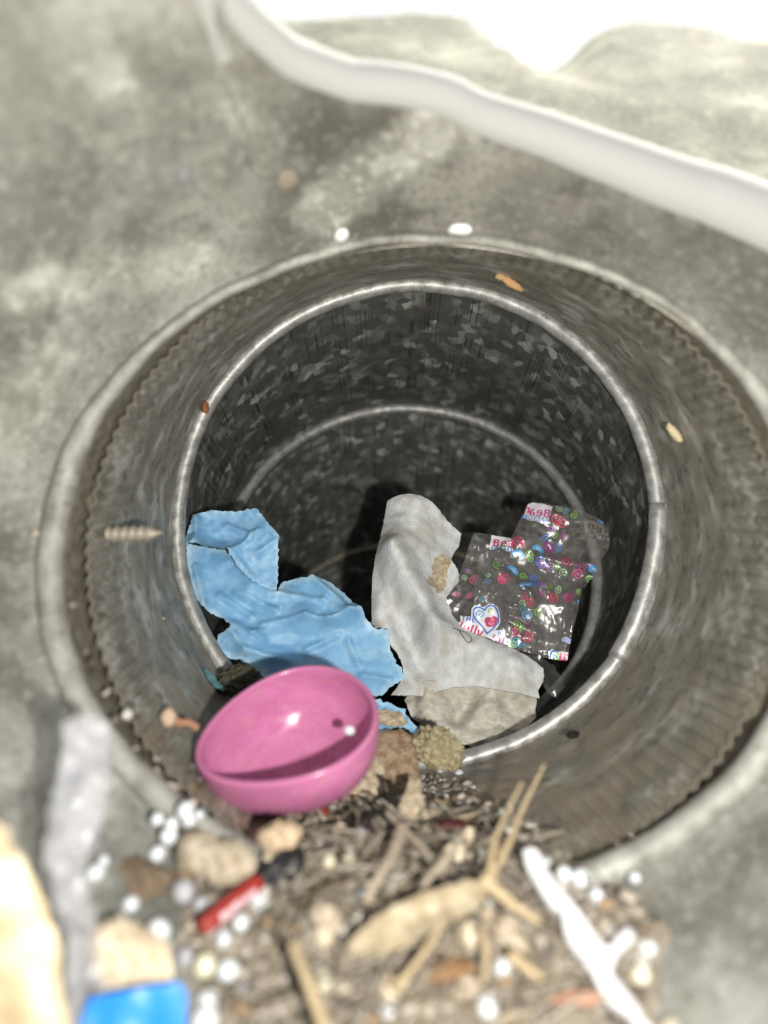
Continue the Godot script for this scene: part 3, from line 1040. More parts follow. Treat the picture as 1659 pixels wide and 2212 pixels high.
	# two stray hairs
	var hp := smooth_path([P.call(560, 905), P.call(640, 915), P.call(668, 960), P.call(640, 975), P.call(600, 910)].map(func(q): return Vector3(q.x, q.y, float(h.call(q)) + 0.0006)), 30)
	part("hair", tube(hp, [0.00012], 5), mats.dark, o)

# ---------------------------------------------------------------- printed clear wrapper
class Print:
	var im: Image
	var over: int
	func _init(w: int, h: int) -> void:
		im = Image.create(w, h, false, Image.FORMAT_RGBA8)
	func put(x: int, y: int, c: Color) -> void:
		if x >= 0 and y >= 0 and x < im.get_width() and y < im.get_height():
			var b := im.get_pixel(x, y)
			var a := c.a + b.a * (1.0 - c.a)
			if a > 0.0:
				var q := b.lerp(c, c.a / a)
				q.a = a
				im.set_pixel(x, y, q)
	func poly(p: PackedVector2Array, c: Color) -> void:
		var lo := p[0]
		var hi := p[0]
		for q in p:
			lo = lo.min(q)
			hi = hi.max(q)
		for y in range(int(lo.y), int(hi.y) + 1):
			var xs := []
			for i in p.size():
				var a := p[i]
				var b := p[(i + 1) % p.size()]
				if (a.y > y + 0.5) != (b.y > y + 0.5):
					xs.append(a.x + (y + 0.5 - a.y) / (b.y - a.y) * (b.x - a.x))
			xs.sort()
			for k in range(0, xs.size() - 1, 2):
				for x in range(int(round(xs[k])), int(round(xs[k + 1]))):
					put(x, y, c)
	func disc(at: Vector2, r: float, c: Color) -> void:
		for y in range(int(at.y - r), int(at.y + r) + 1):
			for x in range(int(at.x - r), int(at.x + r) + 1):
				if Vector2(x + 0.5, y + 0.5).distance_to(at) <= r:
					im.set_pixel(clampi(x, 0, im.get_width() - 1), clampi(y, 0, im.get_height() - 1), c)
	func line(pts: Array, r: float, c: Color) -> void:
		for i in pts.size() - 1:
			var a: Vector2 = pts[i]
			var b: Vector2 = pts[i + 1]
			var n := int(a.distance_to(b) / maxf(1.0, r * 0.4)) + 1
			for k in n + 1:
				disc(a.lerp(b, float(k) / n), r, c)

const INK := {"pink": Color(0.86, 0.27, 0.50), "red": Color(0.84, 0.14, 0.33), "green": Color(0.46, 0.72, 0.17), "mint": Color(0.62, 0.80, 0.58), "blue": Color(0.18, 0.48, 0.86), "sky": Color(0.32, 0.66, 0.88), "teal": Color(0.18, 0.62, 0.72), "lilac": Color(0.66, 0.44, 0.74), "purple": Color(0.55, 0.12, 0.47), "white": Color(0.95, 0.95, 0.96), "magenta": Color(0.78, 0.12, 0.40), "black": Color(0.04, 0.04, 0.05)}

func letters(pr: Print, text: String, at: Vector2, size: float, turn: float, c: Color, mirror := false, bold := true) -> void:
	var tm := TextMesh.new()
	var f := SystemFont.new()
	f.font_names = PackedStringArray(["Droid Sans"])
	f.font_weight = 700 if bold else 400
	tm.font = f
	tm.text = text
	tm.font_size = 64
	tm.pixel_size = 1.0
	tm.depth = 0.01
	tm.horizontal_alignment = HORIZONTAL_ALIGNMENT_LEFT
	tm.curve_step = 2.0
	var arr := tm.get_mesh_arrays()
	if arr.is_empty() or arr[Mesh.ARRAY_VERTEX] == null:
		return
	var v: PackedVector3Array = arr[Mesh.ARRAY_VERTEX]
	var nn: PackedVector3Array = arr[Mesh.ARRAY_NORMAL]
	var idx: PackedInt32Array = arr[Mesh.ARRAY_INDEX] if arr[Mesh.ARRAY_INDEX] != null else PackedInt32Array(range(v.size()))
	var k := size / 46.0
	for i in range(0, idx.size(), 3):
		if nn[idx[i]].z < 0.5:
			continue
		var p := PackedVector2Array()
		for q in 3:
			var w := v[idx[i + q]]
			var s := Vector2(-w.x if mirror else w.x, -w.y) * k
			p.append(at + s.rotated(turn))
		pr.poly(p, c)

func make_wrapper() -> void:
	var lay := Lay.new(sv(1150, 1255, 0.268), Vector3(-0.16, 0.36, 0.92))
	var out := [[260, 375], [340, 378], [420, 390], [500, 400], [590, 425], [615, 370], [650, 290], [700, 200], [740, 105], [790, 100], [900, 112], [1000, 130], [1100, 152], [1200, 180], [1290, 205], [1370, 240], [1420, 280], [1460, 340], [1480, 430], [1468, 512], [1440, 560], [1400, 620], [1365, 700], [1330, 765], [1290, 810], [1250, 872], [1220, 880], [1205, 980], [1190, 1080], [1160, 1200], [1130, 1330], [1115, 1420], [1100, 1522], [1000, 1510], [900, 1495], [780, 1462], [650, 1430], [540, 1385], [330, 1300], [100, 1212], [40, 1150], [-30, 1030], [20, 960], [60, 900], [95, 820], [130, 740], [165, 630], [200, 520], [230, 445]]
	var op := outline(lay, out, 962.2, 1061.8, 0.24)
	var box := Rect2(op[0], Vector2.ZERO)
	for p in op:
		box = box.expand(p)
	var W := 1024
	var H := 1024
	var pr := Print.new(W, H)
	var L := func(x: float, y: float) -> Vector2:              # a place on the film, in its own axes, to a place in its print
		var q := lay.loc(962.2 + 0.24 * x, 1061.8 + 0.24 * y)
		return Vector2((q.x - box.position.x) / box.size.x * W, (1.0 - (q.y - box.position.y) / box.size.y) * H)
	var k := 1024.0 / 1530.0
	# dust in the film
	var dust := noise(111, 0.02, 5).get_image(W, H).get_data()
	var fine := noise(112, 0.2, 2).get_image(W, H).get_data()
	var raw := PackedByteArray()
	raw.resize(W * H * 4)
	for i in W * H:
		var a := clampi(int((dust[i] - 80) * 0.46 + maxi(0, fine[i] - 165) * 1.3), 6, 150)
		raw[i * 4] = 158
		raw[i * 4 + 1] = 143
		raw[i * 4 + 2] = 122
		raw[i * 4 + 3] = a
	pr.im = Image.create_from_data(W, H, false, Image.FORMAT_RGBA8, raw)
	# plates behind the lettering
	var plate := func(pts: Array, c: Color) -> void:
		var p := PackedVector2Array()
		for q in pts:
			p.append(L.call(q[0], q[1]))
		pr.poly(p, c)
	plate.call([[735, 130], [745, 108], [790, 100], [965, 140], [950, 190], [918, 290], [895, 297], [850, 285], [800, 268], [755, 262], [700, 232], [715, 190]], Color(0.88, 0.85, 0.88, 0.95))
	plate.call([[415, 392], [430, 388], [560, 415], [592, 440], [600, 470], [610, 540], [560, 545], [500, 530], [440, 530], [400, 522], [393, 500], [408, 450]], Color(0.95, 0.95, 0.96, 0.97))
	plate.call([[130, 1110], [230, 1125], [235, 1060], [260, 1030], [300, 1030], [340, 1045], [380, 1022], [430, 1020], [470, 1050], [490, 1110], [497, 1180], [470, 1230], [420, 1270], [440, 1250], [530, 1255], [545, 1380], [330, 1300], [100, 1212], [110, 1175], [135, 1165]], Color(0.93, 0.93, 0.95, 0.97))
	plate.call([[925, 1440], [960, 1412], [1000, 1440], [1060, 1440], [1105, 1450], [1100, 1515], [1000, 1500], [940, 1485]], Color(0.95, 0.95, 0.96, 0.95))
	plate.call([[1045, 1320], [1075, 1305], [1130, 1335], [1125, 1375], [1050, 1345]], Color(0.75, 0.80, 0.95, 0.95))
	plate.call([[1255, 262], [1330, 270], [1420, 310], [1460, 380], [1470, 440], [1380, 430], [1280, 395], [1245, 330]], Color(0.55, 0.52, 0.47, 0.55))
	# swirls
	var sw := [[650, 460, 52, "red"], [690, 480, 30, "pink"], [530, 500, 38, "green"], [755, 575, 44, "green"], [770, 600, 38, "mint"], [860, 630, 52, "blue"], [870, 650, 40, "lilac"], [605, 568, 34, "mint"], [1150, 222, 37, "green"], [1025, 155, 34, "mint"], [1080, 178, 28, "sky"], [1000, 252, 46, "red"], [1055, 286, 52, "red"], [950, 340, 42, "lilac"], [985, 392, 36, "green"], [1065, 402, 38, "purple"], [905, 425, 40, "blue"], [1020, 487, 38, "blue"], [875, 520, 44, "purple"], [970, 602, 38, "purple"], [1085, 632, 52, "red"], [988, 680, 38, "green"], [948, 675, 38, "lilac"], [1065, 727, 38, "mint"], [1212, 678, 56, "purple"], [1190, 752, 50, "pink"], [1292, 790, 36, "green"], [1315, 700, 34, "lilac"], [465, 668, 36, "green"], [700, 752, 36, "green"], [535, 785, 54, "red"], [510, 800, 44, "pink"], [265, 795, 42, "pink"], [165, 775, 26, "mint"], [385, 832, 32, "sky"], [380, 765, 28, "mint"], [200, 715, 24, "lilac"], [795, 775, 34, "blue"], [795, 830, 42, "blue"], [925, 860, 34, "green"], [885, 842, 36, "lilac"], [1010, 882, 38, "mint"], [870, 926, 36, "purple"], [970, 952, 50, "red"], [1097, 945, 54, "purple"], [1090, 960, 40, "magenta"], [1205, 912, 30, "green"], [100, 920, 25, "pink"], [220, 937, 28, "pink"], [330, 982, 28, "teal"], [720, 968, 34, "pink"], [760, 1008, 40, "red"], [695, 1010, 32, "mint"], [695, 1075, 38, "teal"], [742, 1122, 46, "sky"], [840, 1086, 38, "green"], [635, 1168, 32, "purple"], [640, 1208, 42, "green"], [745, 1216, 34, "purple"], [628, 1262, 46, "pink"], [745, 1306, 50, "red"], [692, 1242, 26, "green"], [630, 1350, 46, "teal"], [612, 1370, 36, "mint"], [682, 1385, 32, "sky"], [1388, 278, 26, "blue"], [1200, 1000, 18, "sky"]]
	var g := RandomNumberGenerator.new()
	g.seed = 13
	for s in sw:
		var c: Color = INK[s[3]]
		var ph := g.randf() * TAU
		var way := -1.0 if g.randf() < 0.4 else 1.0
		var pts := []
		for i in 40:
			var t := i / 39.0
			var r: float = s[2] * (1.0 - 0.86 * t)
			pts.append(L.call(s[0] + cos(ph + way * t * 10.0) * r * (1.0 + 0.12 * sin(ph)), s[1] + sin(ph + way * t * 10.0) * r))
		pr.line(pts, maxf(2.6, s[2] * 0.105 * k * 1.15), Color(c.r, c.g, c.b, 0.95))
	# beans
	for b in [[655, 552, "sky", 0.25], [838, 515, "sky", 0.6], [610, 705, "sky", 0.8], [722, 850, "sky", -0.2], [940, 487, "purple", 1.0], [1342, 716, "sky", 0.4]]:
		var c: Color = INK[b[2]]
		for ly in [[30.0, Color(c.r * 0.75, c.g * 0.75, c.b * 0.8, 0.97)], [24.0, Color(c.r, c.g, c.b, 0.97)], [7.0, Color(0.85, 0.94, 0.98, 0.9)]]:
			var pts := []
			for i in 14:
				var t := (i / 13.0 - 0.5)
				if ly[0] < 10.0:
					t *= 0.6
				var q := Vector2(t * 66.0, 14.0 * (4.0 * t * t) - 6.0 + (5.0 if ly[0] < 10.0 else 0.0)).rotated(b[3])
				pts.append(L.call(b[0] + q.x, b[1] + q.y))
			pr.line(pts, ly[0] * k * 0.95, ly[1])
	# the heart with its bean
	var heart := [[375, 1280], [330, 1210], [280, 1160], [250, 1110], [252, 1070], [275, 1048], [310, 1045], [340, 1062], [352, 1075], [372, 1045], [405, 1033], [440, 1040], [465, 1075], [480, 1130], [478, 1180], [440, 1225], [375, 1280]]
	pr.line(heart.map(func(q): return L.call(q[0], q[1])), 5.0, Color(0.16, 0.44, 0.80))
	pr.line([[280, 1120], [275, 1090], [300, 1072], [335, 1085], [345, 1110], [320, 1130], [300, 1115], [315, 1100]].map(func(q): return L.call(q[0], q[1])), 3.5, INK.sky)
	pr.line([[395, 1095], [388, 1075], [405, 1060], [425, 1070], [422, 1092], [408, 1085]].map(func(q): return L.call(q[0], q[1])), 3.2, INK.green)
	pr.line([[385, 1165], [395, 1190], [425, 1185], [440, 1160]].map(func(q): return L.call(q[0], q[1])), 22.0, INK.magenta)
	pr.line([[390, 1185], [410, 1200], [435, 1190]].map(func(q): return L.call(q[0], q[1])), 3.0, Color(0.95, 0.7, 0.82))
	# words
	letters(pr, "THE", L.call(143, 1135), 52 * k, 0.13, Color(0.14, 0.40, 0.74))
	letters(pr, "Jelly", L.call(122, 1198), 82 * k, 0.34, INK.magenta)
	letters(pr, "Bean", L.call(104, 1275), 82 * k, 0.34, INK.magenta)
	letters(pr, "Jel", L.call(535, 1358), 74 * k, 0.28, Color(0.70, 0.30, 0.58, 0.8), true)
	letters(pr, "TH", L.call(540, 1285), 40 * k, 0.2, Color(0.35, 0.55, 0.80, 0.8), true)
	letters(pr, "Bea", L.call(422, 462), 82 * k, 0.10, INK.magenta)
	letters(pr, "FACTO", L.call(408, 508), 46 * k, 0.12, Color(0.14, 0.44, 0.78))
	letters(pr, "Bea", L.call(950, 212), 84 * k, 0.20, Color(0.72, 0.22, 0.56), true)
	letters(pr, "FACTORY", L.call(925, 272), 44 * k, 0.22, Color(0.26, 0.52, 0.80), true)
	letters(pr, "n", L.call(768, 160), 84 * k, 0.20, Color(0.84, 0.16, 0.36), true)
	letters(pr, "This unit", L.call(1272, 318), 52 * k, 0.24, INK.black)
	letters(pr, "individual", L.call(1280, 365), 46 * k, 0.27, INK.black)
	letters(pr, "not for", L.call(1330, 412), 40 * k, 0.30, INK.black)
	var gx := 932.0
	for ch in [["G", "blue"], ["o", "green"], ["u", "red"], ["r", "pink"]]:
		letters(pr, ch[0], L.call(gx, 1466 + (gx - 932) * 0.1), 84 * k, 0.1, INK[ch[1]])
		gx += 42.0
	# barcode like seal teeth, pressed not printed, are in the relief below; now the film
	var cell := noise(113, 62.0, 1, FastNoiseLite.TYPE_CELLULAR)
	cell.cellular_return_type = FastNoiseLite.RETURN_DISTANCE
	var fn1 := noise(114, 260.0, 3)
	var P := func(x: float, y: float) -> Vector2: return lay.loc(962.2 + 0.24 * x, 1061.8 + 0.24 * y)
	var cs := []
	for q in [[615, 440, 480, 560, 0.0016], [440, 700, 370, 860, 0.0022], [300, 780, 350, 860, 0.002], [560, 740, 660, 880, 0.0026], [790, 860, 770, 1000, 0.0022], [520, 1060, 660, 1080, 0.0026], [840, 580, 1290, 700, 0.0014], [1190, 880, 1110, 1300, 0.002], [470, 560, 250, 1020, 0.0016], [690, 860, 740, 930, 0.0024], [900, 850, 930, 900, 0.002], [1270, 650, 1330, 690, 0.0022], [560, 1180, 820, 1280, 0.0016], [1000, 740, 980, 790, 0.0015]]:
		cs.append([P.call(q[0], q[1]), P.call(q[2], q[3]), q[4]])
	var seals: Array = [[P.call(230, 445), P.call(400, 470), P.call(260, 375)], [P.call(800, 1330), P.call(1120, 1400), P.call(1000, 1450)]]
	var tooth: Vector2 = (P.call(900, 1340) as Vector2) - (P.call(800, 1330) as Vector2)
	tooth = tooth.normalized()
	var h := func(p: Vector2) -> float:
		var z := 0.0036 * (cell.get_noise_2dv(p) + 0.6) + 0.0005 * fn1.get_noise_2dv(p)
		for c in cs:
			z += tent(p, c[0], c[1], 0.0026, c[2] * 1.1)
		for s in seals:
			if seg_d(p, s[0], s[1]) < 0.006:
				z += 0.0002 * sin(tooth.dot(p) * 3200.0)
		return z
	var pm := mat(Color.WHITE, 0.4, 0.1, tex(pr.im))
	pm.transparency = BaseMaterial3D.TRANSPARENCY_ALPHA
	var o := thing("clear_wrapper", "crumpled clear sweet wrapper printed with coloured swirls, leaning on the duct wall", "wrapper", lay.at, lay.b)
	var pp := part("printed_film", sheet(op, 0.00085, h, 0.0, 0.0, 115), pm, o)
	pp.set_meta("label", "dusty printed layer of the wrapper")
	var h2 := func(p: Vector2) -> float: return float(h.call(p)) + 0.00015
	part("gloss_film", sheet(op, 0.00085, h2, 0.0, 0.0, 115), mats.clear, o)
	# the second, folded under layer
	var h3 := func(p: Vector2) -> float: return float(h.call(p * 1.2)) - 0.003
	part("inner_film", sheet(outline(lay, [[300, 560], [520, 420], [700, 330], [1240, 500], [1180, 860], [1090, 1420], [650, 1380], [260, 1180], [250, 900]], 962.2, 1061.8, 0.24), 0.0013, h3, 0.0, 0.0005, 116), mats.clear, o)
	# another clear scrap half under it
	var l2 := Lay.new(sv(1180, 1450, 0.268), Vector3(-0.3, 0.5, 0.8))
	var h4 := func(p: Vector2) -> float: return 0.003 * cell.get_noise_2dv(p * 1.6) + 0.0008 * fn1.get_noise_2dv(p)
	solo("clear_scrap", sheet(outline(l2, [[930, 995], [1050, 1010], [1130, 1060], [1180, 1140], [1200, 1190], [1150, 1260], [1090, 1215], [1060, 1120], [980, 1050]], 763.1, 1028.6, 0.38), 0.001, h4, 0.0, 0.0008, 117), mats.clear, "crinkled colourless plastic scrap tucked between wipe and lower ring seam", "plastic scrap", l2.at, l2.b)

# ---------------------------------------------------------------- pink half egg
func make_egg() -> void:
	# the rim's plane: from the surveyed rim, long axis rising to the right
	var c := sv(618, 1566, 0.1835)
	var long := (sv(806, 1490, 0.1905) - sv(436, 1656, 0.1745)).normalized()
	var eye := -c.normalized()
	eye = (eye - long * eye.dot(long)).normalized()
	var up := eye.cross(long) if eye.cross(long).y > 0.0 else long.cross(eye)
	var n := (eye * cos(0.86) + up * sin(0.86)).normalized()
	var b := Basis(long, n.cross(long), n)
	var A := 0.0224
	var B := 0.0198
	var D := 0.0200
	var scuff := tinted(noise(121, 0.006, 3), 512, 512, [[0.2, Color(0.735, 0.425, 0.60)], [0.5, Color(0.76, 0.45, 0.625)], [0.8, Color(0.785, 0.48, 0.65)]])
	overlay(scuff, noise(122, 0.03, 4), 0.60, 0.80, Color(0.78, 0.56, 0.62), 0.5)
	overlay(scuff, noise(123, 0.03, 4), 0.66, 0.78, Color(0.68, 0.54, 0.49), 0.6)
	overlay(scuff, noise(125, 0.12, 2), 0.74, 0.84, Color(0.62, 0.50, 0.46), 0.6)
	var m := mat(Color.WHITE, 0.28, 0.0, tex(scuff))
	m.uv1_scale = Vector3(2, 1.3, 1)
	m.roughness_texture = tex(noise(124, 0.02, 4).get_seamless_image(256, 256))
	m.roughness = 0.42
	var o := thing("pink_half_egg", "open half of a pink plastic egg lying in the duct mouth", "plastic egg", c, b)
	var prof := func(s: float, r: float) -> Vector2:        # egg outline: blunt to the right, more pointed to the left
		var w := TAU * s
		var kx := 1.0 + 0.19 * cos(w)
		return Vector2(cos(w) * A, sin(w) * B * kx) * r
	var outer := func(s: float, t: float) -> Vector3:
		var a := t * PI / 2
		var p: Vector2 = prof.call(0.0 if s == 1.0 else s, pow(cos(a), 0.82) if t < 1.0 else 0.0)
		return Vector3(p.x, p.y, -D * pow(sin(a), 0.9))
	var wall := 0.0013
	var inner := func(s: float, t: float) -> Vector3:
		var a := t * PI / 2
		var p: Vector2 = prof.call(0.0 if s == 1.0 else s, (1.0 - wall / B) * (pow(cos(a), 0.82) if t < 1.0 else 0.0))
		return Vector3(p.x, p.y, -(D - wall) * pow(sin(a), 0.9))
	part("shell", grid(96, 40, outer), m, o)
	part("shell_inside", grid(96, 40, inner, true), m, o)
	var lip := []
	for i in 96:
		var p: Vector2 = prof.call(i / 96.0, 1.0 - 0.5 * wall / B)
		lip.append(Vector3(p.x, p.y, 0.0))
	part("rim", tube(lip, [0.0007], 10, true), m, o)
	# seam tab moulded at the left end
	var bead := blob(Vector3(0.0013, 0.0011, 0.0012), 0.06, 0.1, 126, 14)
	solo("foam_ball", bead, mats.bead_white, "white foam ball lying inside the pink half egg", "foam ball", sv(755, 1578, 0.1800), Basis(), "white foam balls")

# ---------------------------------------------------------------- single pieces of litter
func pebble(called: String, pts: Array, ox: float, oy: float, sc: float, thick: float, m: Material, label: String, category: String, normal: Vector3, lift: float, sd: int) -> void:
	# a flat piece with rounded edges: top face domed, underside flat
	var cx := 0.0
	var cy := 0.0
	for p in pts:
		cx += p[0]
		cy += p[1]
	cx = ox + sc * cx / pts.size()
	cy = oy + sc * cy / pts.size()
	var lay := Lay.new(on_bed(cx, cy, lift), normal)
	var poly := outline(lay, pts, ox, oy, sc)
	var nz := noise(sd, 220.0, 4)
	var edge := poly.duplicate()
	edge.append(poly[0])
	var h := func(p: Vector2) -> float:
		var d := 1e9
		for i in edge.size() - 1:
			d = minf(d, seg_d(p, edge[i], edge[i + 1]))
		var t := clampf(d / (thick * 1.1), 0.0, 1.0)
		return thick * (sqrt(1.0 - (1.0 - t) * (1.0 - t)) - 0.45) + thick * 0.5 * nz.get_noise_2dv(p) * t
	solo(called, sheet(poly, maxf(0.0009, sqrt(poly[0].distance_to(poly[poly.size() / 2])) * 0.008), h, thick * 0.4, 0.0007, sd), m, label, category, lay.at, lay.b)

func stalk(called: String, pts: Array, r0: float, r1_: float, m: Material, label: String, category := "straw", group := "dry straws") -> void:
	var c := []
	for p in pts:
		c.append(sv(p[0], p[1], p[2]))
	var path := smooth_path(c, 8 * pts.size())
	var at: Vector3 = path[0]
	var rel := path.map(func(q): return q - at)
	var radii := []
	for i in path.size():
		radii.append(0.75 * lerpf(r0, r1_, float(i) / (path.size() - 1)) * (1.0 + 0.12 * sin(i * 1.9)))
	solo(called, tube(rel, radii, 8, false, 0.2, int(pts[0][0])), m, label, category, at, Basis(), group)

func make_litter() -> void:
	var up := Vector3(0, 0.72, 0.69)
	# stones and flat chips (crop coordinates of the survey sheet at lower left: x*.5, 1526+y*.5)
	pebble("flat_stone", [[758, 600], [775, 560], [800, 540], [870, 530], [920, 550], [960, 575], [1010, 575], [1050, 592], [1105, 650], [1100, 695], [1080, 730], [1000, 775], [930, 765], [880, 745], [830, 720], [790, 705], [762, 670]], 0, 1526.3, 0.5, 0.0032, mats.stone_grey, "flat grey brown stone with worn pale edges below the pink half egg", "stone", Vector3(0, 0.5, 0.87), 0.0045, 131)
	pebble("tan_stone", [[1105, 545], [1145, 515], [1190, 495], [1260, 490], [1305, 530], [1290, 570], [1270, 600], [1200, 642], [1150, 622], [1118, 590]], 0, 1526.3, 0.5, 0.0030, mats.stone_tan, "small tan stone chip right of the flat grey stone", "stone", Vector3(0, 0.5, 0.87), 0.0035, 132)
	pebble("pale_tan_slab", [[350, 985], [400, 945], [440, 920], [520, 895], [580, 930], [650, 970], [720, 1010], [738, 1090], [735, 1170], [650, 1190], [560, 1205], [470, 1225], [400, 1230], [370, 1130]], 0, 1526.3, 0.5, 0.0038, mats.stone_pale, "pale tan chunk lying just above the bright blue piece", "stone", Vector3(0.05, 0.62, 0.78), 0.006, 133)
	pebble("brown_flake", [[440, 720], [480, 690], [600, 640], [680, 680], [745, 715], [740, 760], [660, 810], [580, 850], [480, 850], [420, 800]], 0, 1526.3, 0.5, 0.0018, mats.chip, "brown grey flake of dirt left of the flat grey stone", "dirt flake", up, 0.0008, 134)
	pebble("small_stone", [[1130, 640], [1160, 625], [1195, 632], [1198, 660], [1165, 672], [1135, 662]], 0, 1526.3, 0.5, 0.0022, mats.board_pale, "cream grit stone between tan stone chip and red tube", "stone", up, 0.003, 135)
	# the brown board under the egg (crop: 663.6 + .36x, 1559.5 + .36y)
	pebble("brown_board", [[400, 60], [480, 45], [560, 40], [640, 80], [655, 140], [665, 200], [680, 320], [690, 440], [720, 520], [745, 600], [670, 600], [600, 570], [560, 520], [520, 480], [460, 450], [400, 420], [290, 440], [220, 450], [150, 480], [120, 380], [180, 310], [250, 250], [320, 180], [380, 120]], 663.6, 1559.5, 0.36, 0.0020, mats.board, "torn brown board with pale ragged edges, right of the pink half egg", "board", Vector3(0.05, 0.66, 0.75), 0.0035, 136)
	pebble("pale_board_layer", [[330, 190], [400, 180], [455, 240], [470, 330], [455, 430], [400, 440], [330, 400], [290, 430], [180, 470], [140, 430], [230, 330], [290, 260]], 663.6, 1559.5, 0.36, 0.0014, mats.board_pale, "pale torn inner layer on the left of the brown board", "board", Vector3(0.05, 0.66, 0.75), 0.0048, 137)
	pebble("pale_board_layer", [[600, 370], [670, 340], [690, 430], [700, 490], [740, 590], [640, 590], [560, 550], [545, 500], [580, 440]], 663.6, 1559.5, 0.36, 0.0014, mats.board_pale, "pale torn inner layer on the right of the brown board", "board", Vector3(0.05, 0.66, 0.75), 0.0046, 138)
	pebble("dark_patch", [[455, 350], [500, 340], [525, 380], [515, 420], [545, 470], [540, 510], [490, 505], [470, 440], [480, 390]], 663.6, 1559.5, 0.36, 0.0009, mats.dark, "dark brown patch across the brown board", "earth", Vector3(0.05, 0.66, 0.75), 0.0062, 139)  # thin dark patch lying on the board
	pebble("earth_shade_clod", [[160, 640], [280, 570], [420, 500], [470, 560], [480, 640], [400, 690], [280, 690], [200, 760], [150, 800], [110, 760]], 663.6, 1559.5, 0.36, 0.0022, mats.dark, "black earth clod standing in for the shadowed gap below the brown board", "earth", up, 0.0012, 140)  # black lump painting the shade of a gap in the litter
	pebble("earth_shade_clod", [[1040, 580], [1100, 555], [1150, 590], [1140, 660], [1070, 670], [1035, 630]], 663.6, 1559.5, 0.36, 0.0022, mats.dark, "small black clod beside the tallest straw", "earth", up, 0.0016, 141)  # small black lump by the straw
	pebble("earth_shade_clod", [[760, 1752], [800, 1745], [850, 1760], [890, 1790], [870, 1815], [820, 1805], [780, 1800]], 0, 0, 1.0, 0.0026, mats.dark, "wide black earth clod standing in for the shadowed gap between the pink half egg and the straws", "earth", up, 0.0014, 191)  # fills a dark gap in the litter, its shade given as black colour
	pebble("earth_shade_clod", [[945, 1775], [990, 1765], [1040, 1785], [1050, 1810], [1000, 1825], [955, 1810]], 0, 0, 1.0, 0.0024, mats.dark, "black earth clod standing in for the shadowed gap around the dark red husk", "earth", up, 0.0012, 192)  # another black lump in place of the shade between pieces
	# yellowish foam
	var fo := blob(Vector3(0.0074, 0.0052, 0.0070), 0.36, 0.30, 142, 90, 0.0)
	solo("foam_lump", fo, mats.foam, "dirty yellow spongy lump right of the brown board", "foam", sv(947, 1617, 0.2200), Basis(Vector3(0, 0, 1), -0.5))
	var dl := blob(Vector3(0.0062, 0.0042, 0.0055), 0.45, 0.3, 143, 60, 0.0)
	solo("lint_clump", dl, mats.lint, "dark grey clump of lint at left behind the pink half egg", "lint", sv(512, 1468, 0.2330), Basis(Vector3(0, 0, 1), 0.3))
	var tl := Lay.new(sv(474, 1478, 0.2255), Vector3(0.5, 0.4, 0.76))
	var tn := noise(144, 200.0, 2)
	solo("teal_strip", sheet(outline(tl, [[440, 1445], [455, 1450], [470, 1470], [487, 1487], [482, 1494], [462, 1482], [448, 1465]], 0, 0, 1.0), 0.0008, func(p: Vector2) -> float: return 0.001 * tn.get_noise_2dv(p), 0.0002, 0.0004, 144), mat(Color(0.30, 0.46, 0.48), 0.6), "thin teal plastic strip caught in the grey lint", "plastic strip", tl.at, tl.b)
	# red tube with white writing
	var a := on_bed(452, 1990, 0.0035)
	var b2 := on_bed(562, 1902, 0.0035)
	var ax := (b2 - a).normalized()
	var rb := Basis(ax, Vector3(0, 0, 1).cross(ax).normalized(), Vector3.ZERO)
	rb.z = rb.x.cross(rb.y).normalized()
	rb.y = rb.z.cross(rb.x)
	var tub := thing("red_tube", "red plastic tube with blurred white writing and a black end", "tube", a, rb)
	var ln := a.distance_to(b2)
	var body := []
	for i in 12:
		body.append([ln * i / 11.0, 0.0037])
	part("body", tube([Vector3(-0.002, 0, 0), Vector3(0, 0, 0), Vector3(ln * 0.5, 0, 0), Vector3(ln - 0.0012, 0, 0), Vector3(ln, 0, 0)], [0.0014, 0.0018, 0.0018, 0.0018, 0.0013], 20), mats.red, tub)
	var wr := part("writing", red_writing(ln), mat(Color(0.90, 0.80, 0.84), 0.5), tub)
	wr.set_meta("label", "white lettering along the red tube")
	part("black_end", blob(Vector3(0.0048, 0.0024, 0.0022), 0.35, 0.14, 146, 24, 0.7), mats.black, tub, Transform3D(Basis(), Vector3(ln + 0.0042, 0.0, -0.0006)))
	pebble("black_scrap", [[1150, 700], [1200, 650], [1290, 595], [1320, 620], [1310, 700], [1240, 760], [1180, 800], [1150, 770]], 0, 1526.3, 0.5, 0.0026, mats.black, "crumpled black plastic scrap right of the red tube's end", "plastic scrap", up, 0.002, 147)
	# bright blue piece at the bottom edge
	var bl := Lay.new(sv(290, 2190, 0.118), Vector3(0.02, 0.55, 0.84))
	var bn := noise(148, 60.0, 2)
	solo("blue_piece", sheet(outline(bl, [[385, 1262], [480, 1240], [600, 1218], [760, 1190], [790, 1205], [802, 1240], [800, 1330], [795, 1480], [330, 1500], [350, 1380]], 0, 1526.3, 0.5), 0.0016, func(p: Vector2) -> float: return 0.0012 * bn.get_noise_2dv(p) + 0.0006 * bn.get_noise_2dv(p * 3.0), 0.0012, 0.0002, 148), mats.blue_plastic, "bright blue flat plastic piece in the lower left foreground", "plastic piece", bl.at, bl.b)
	# white plastic handle, snapped
	var wl := Lay.new(sv(1240, 2010, 0.1365), Vector3(-0.1, 0.8, 0.6))
	var wn := noise(149, 80.0, 2)
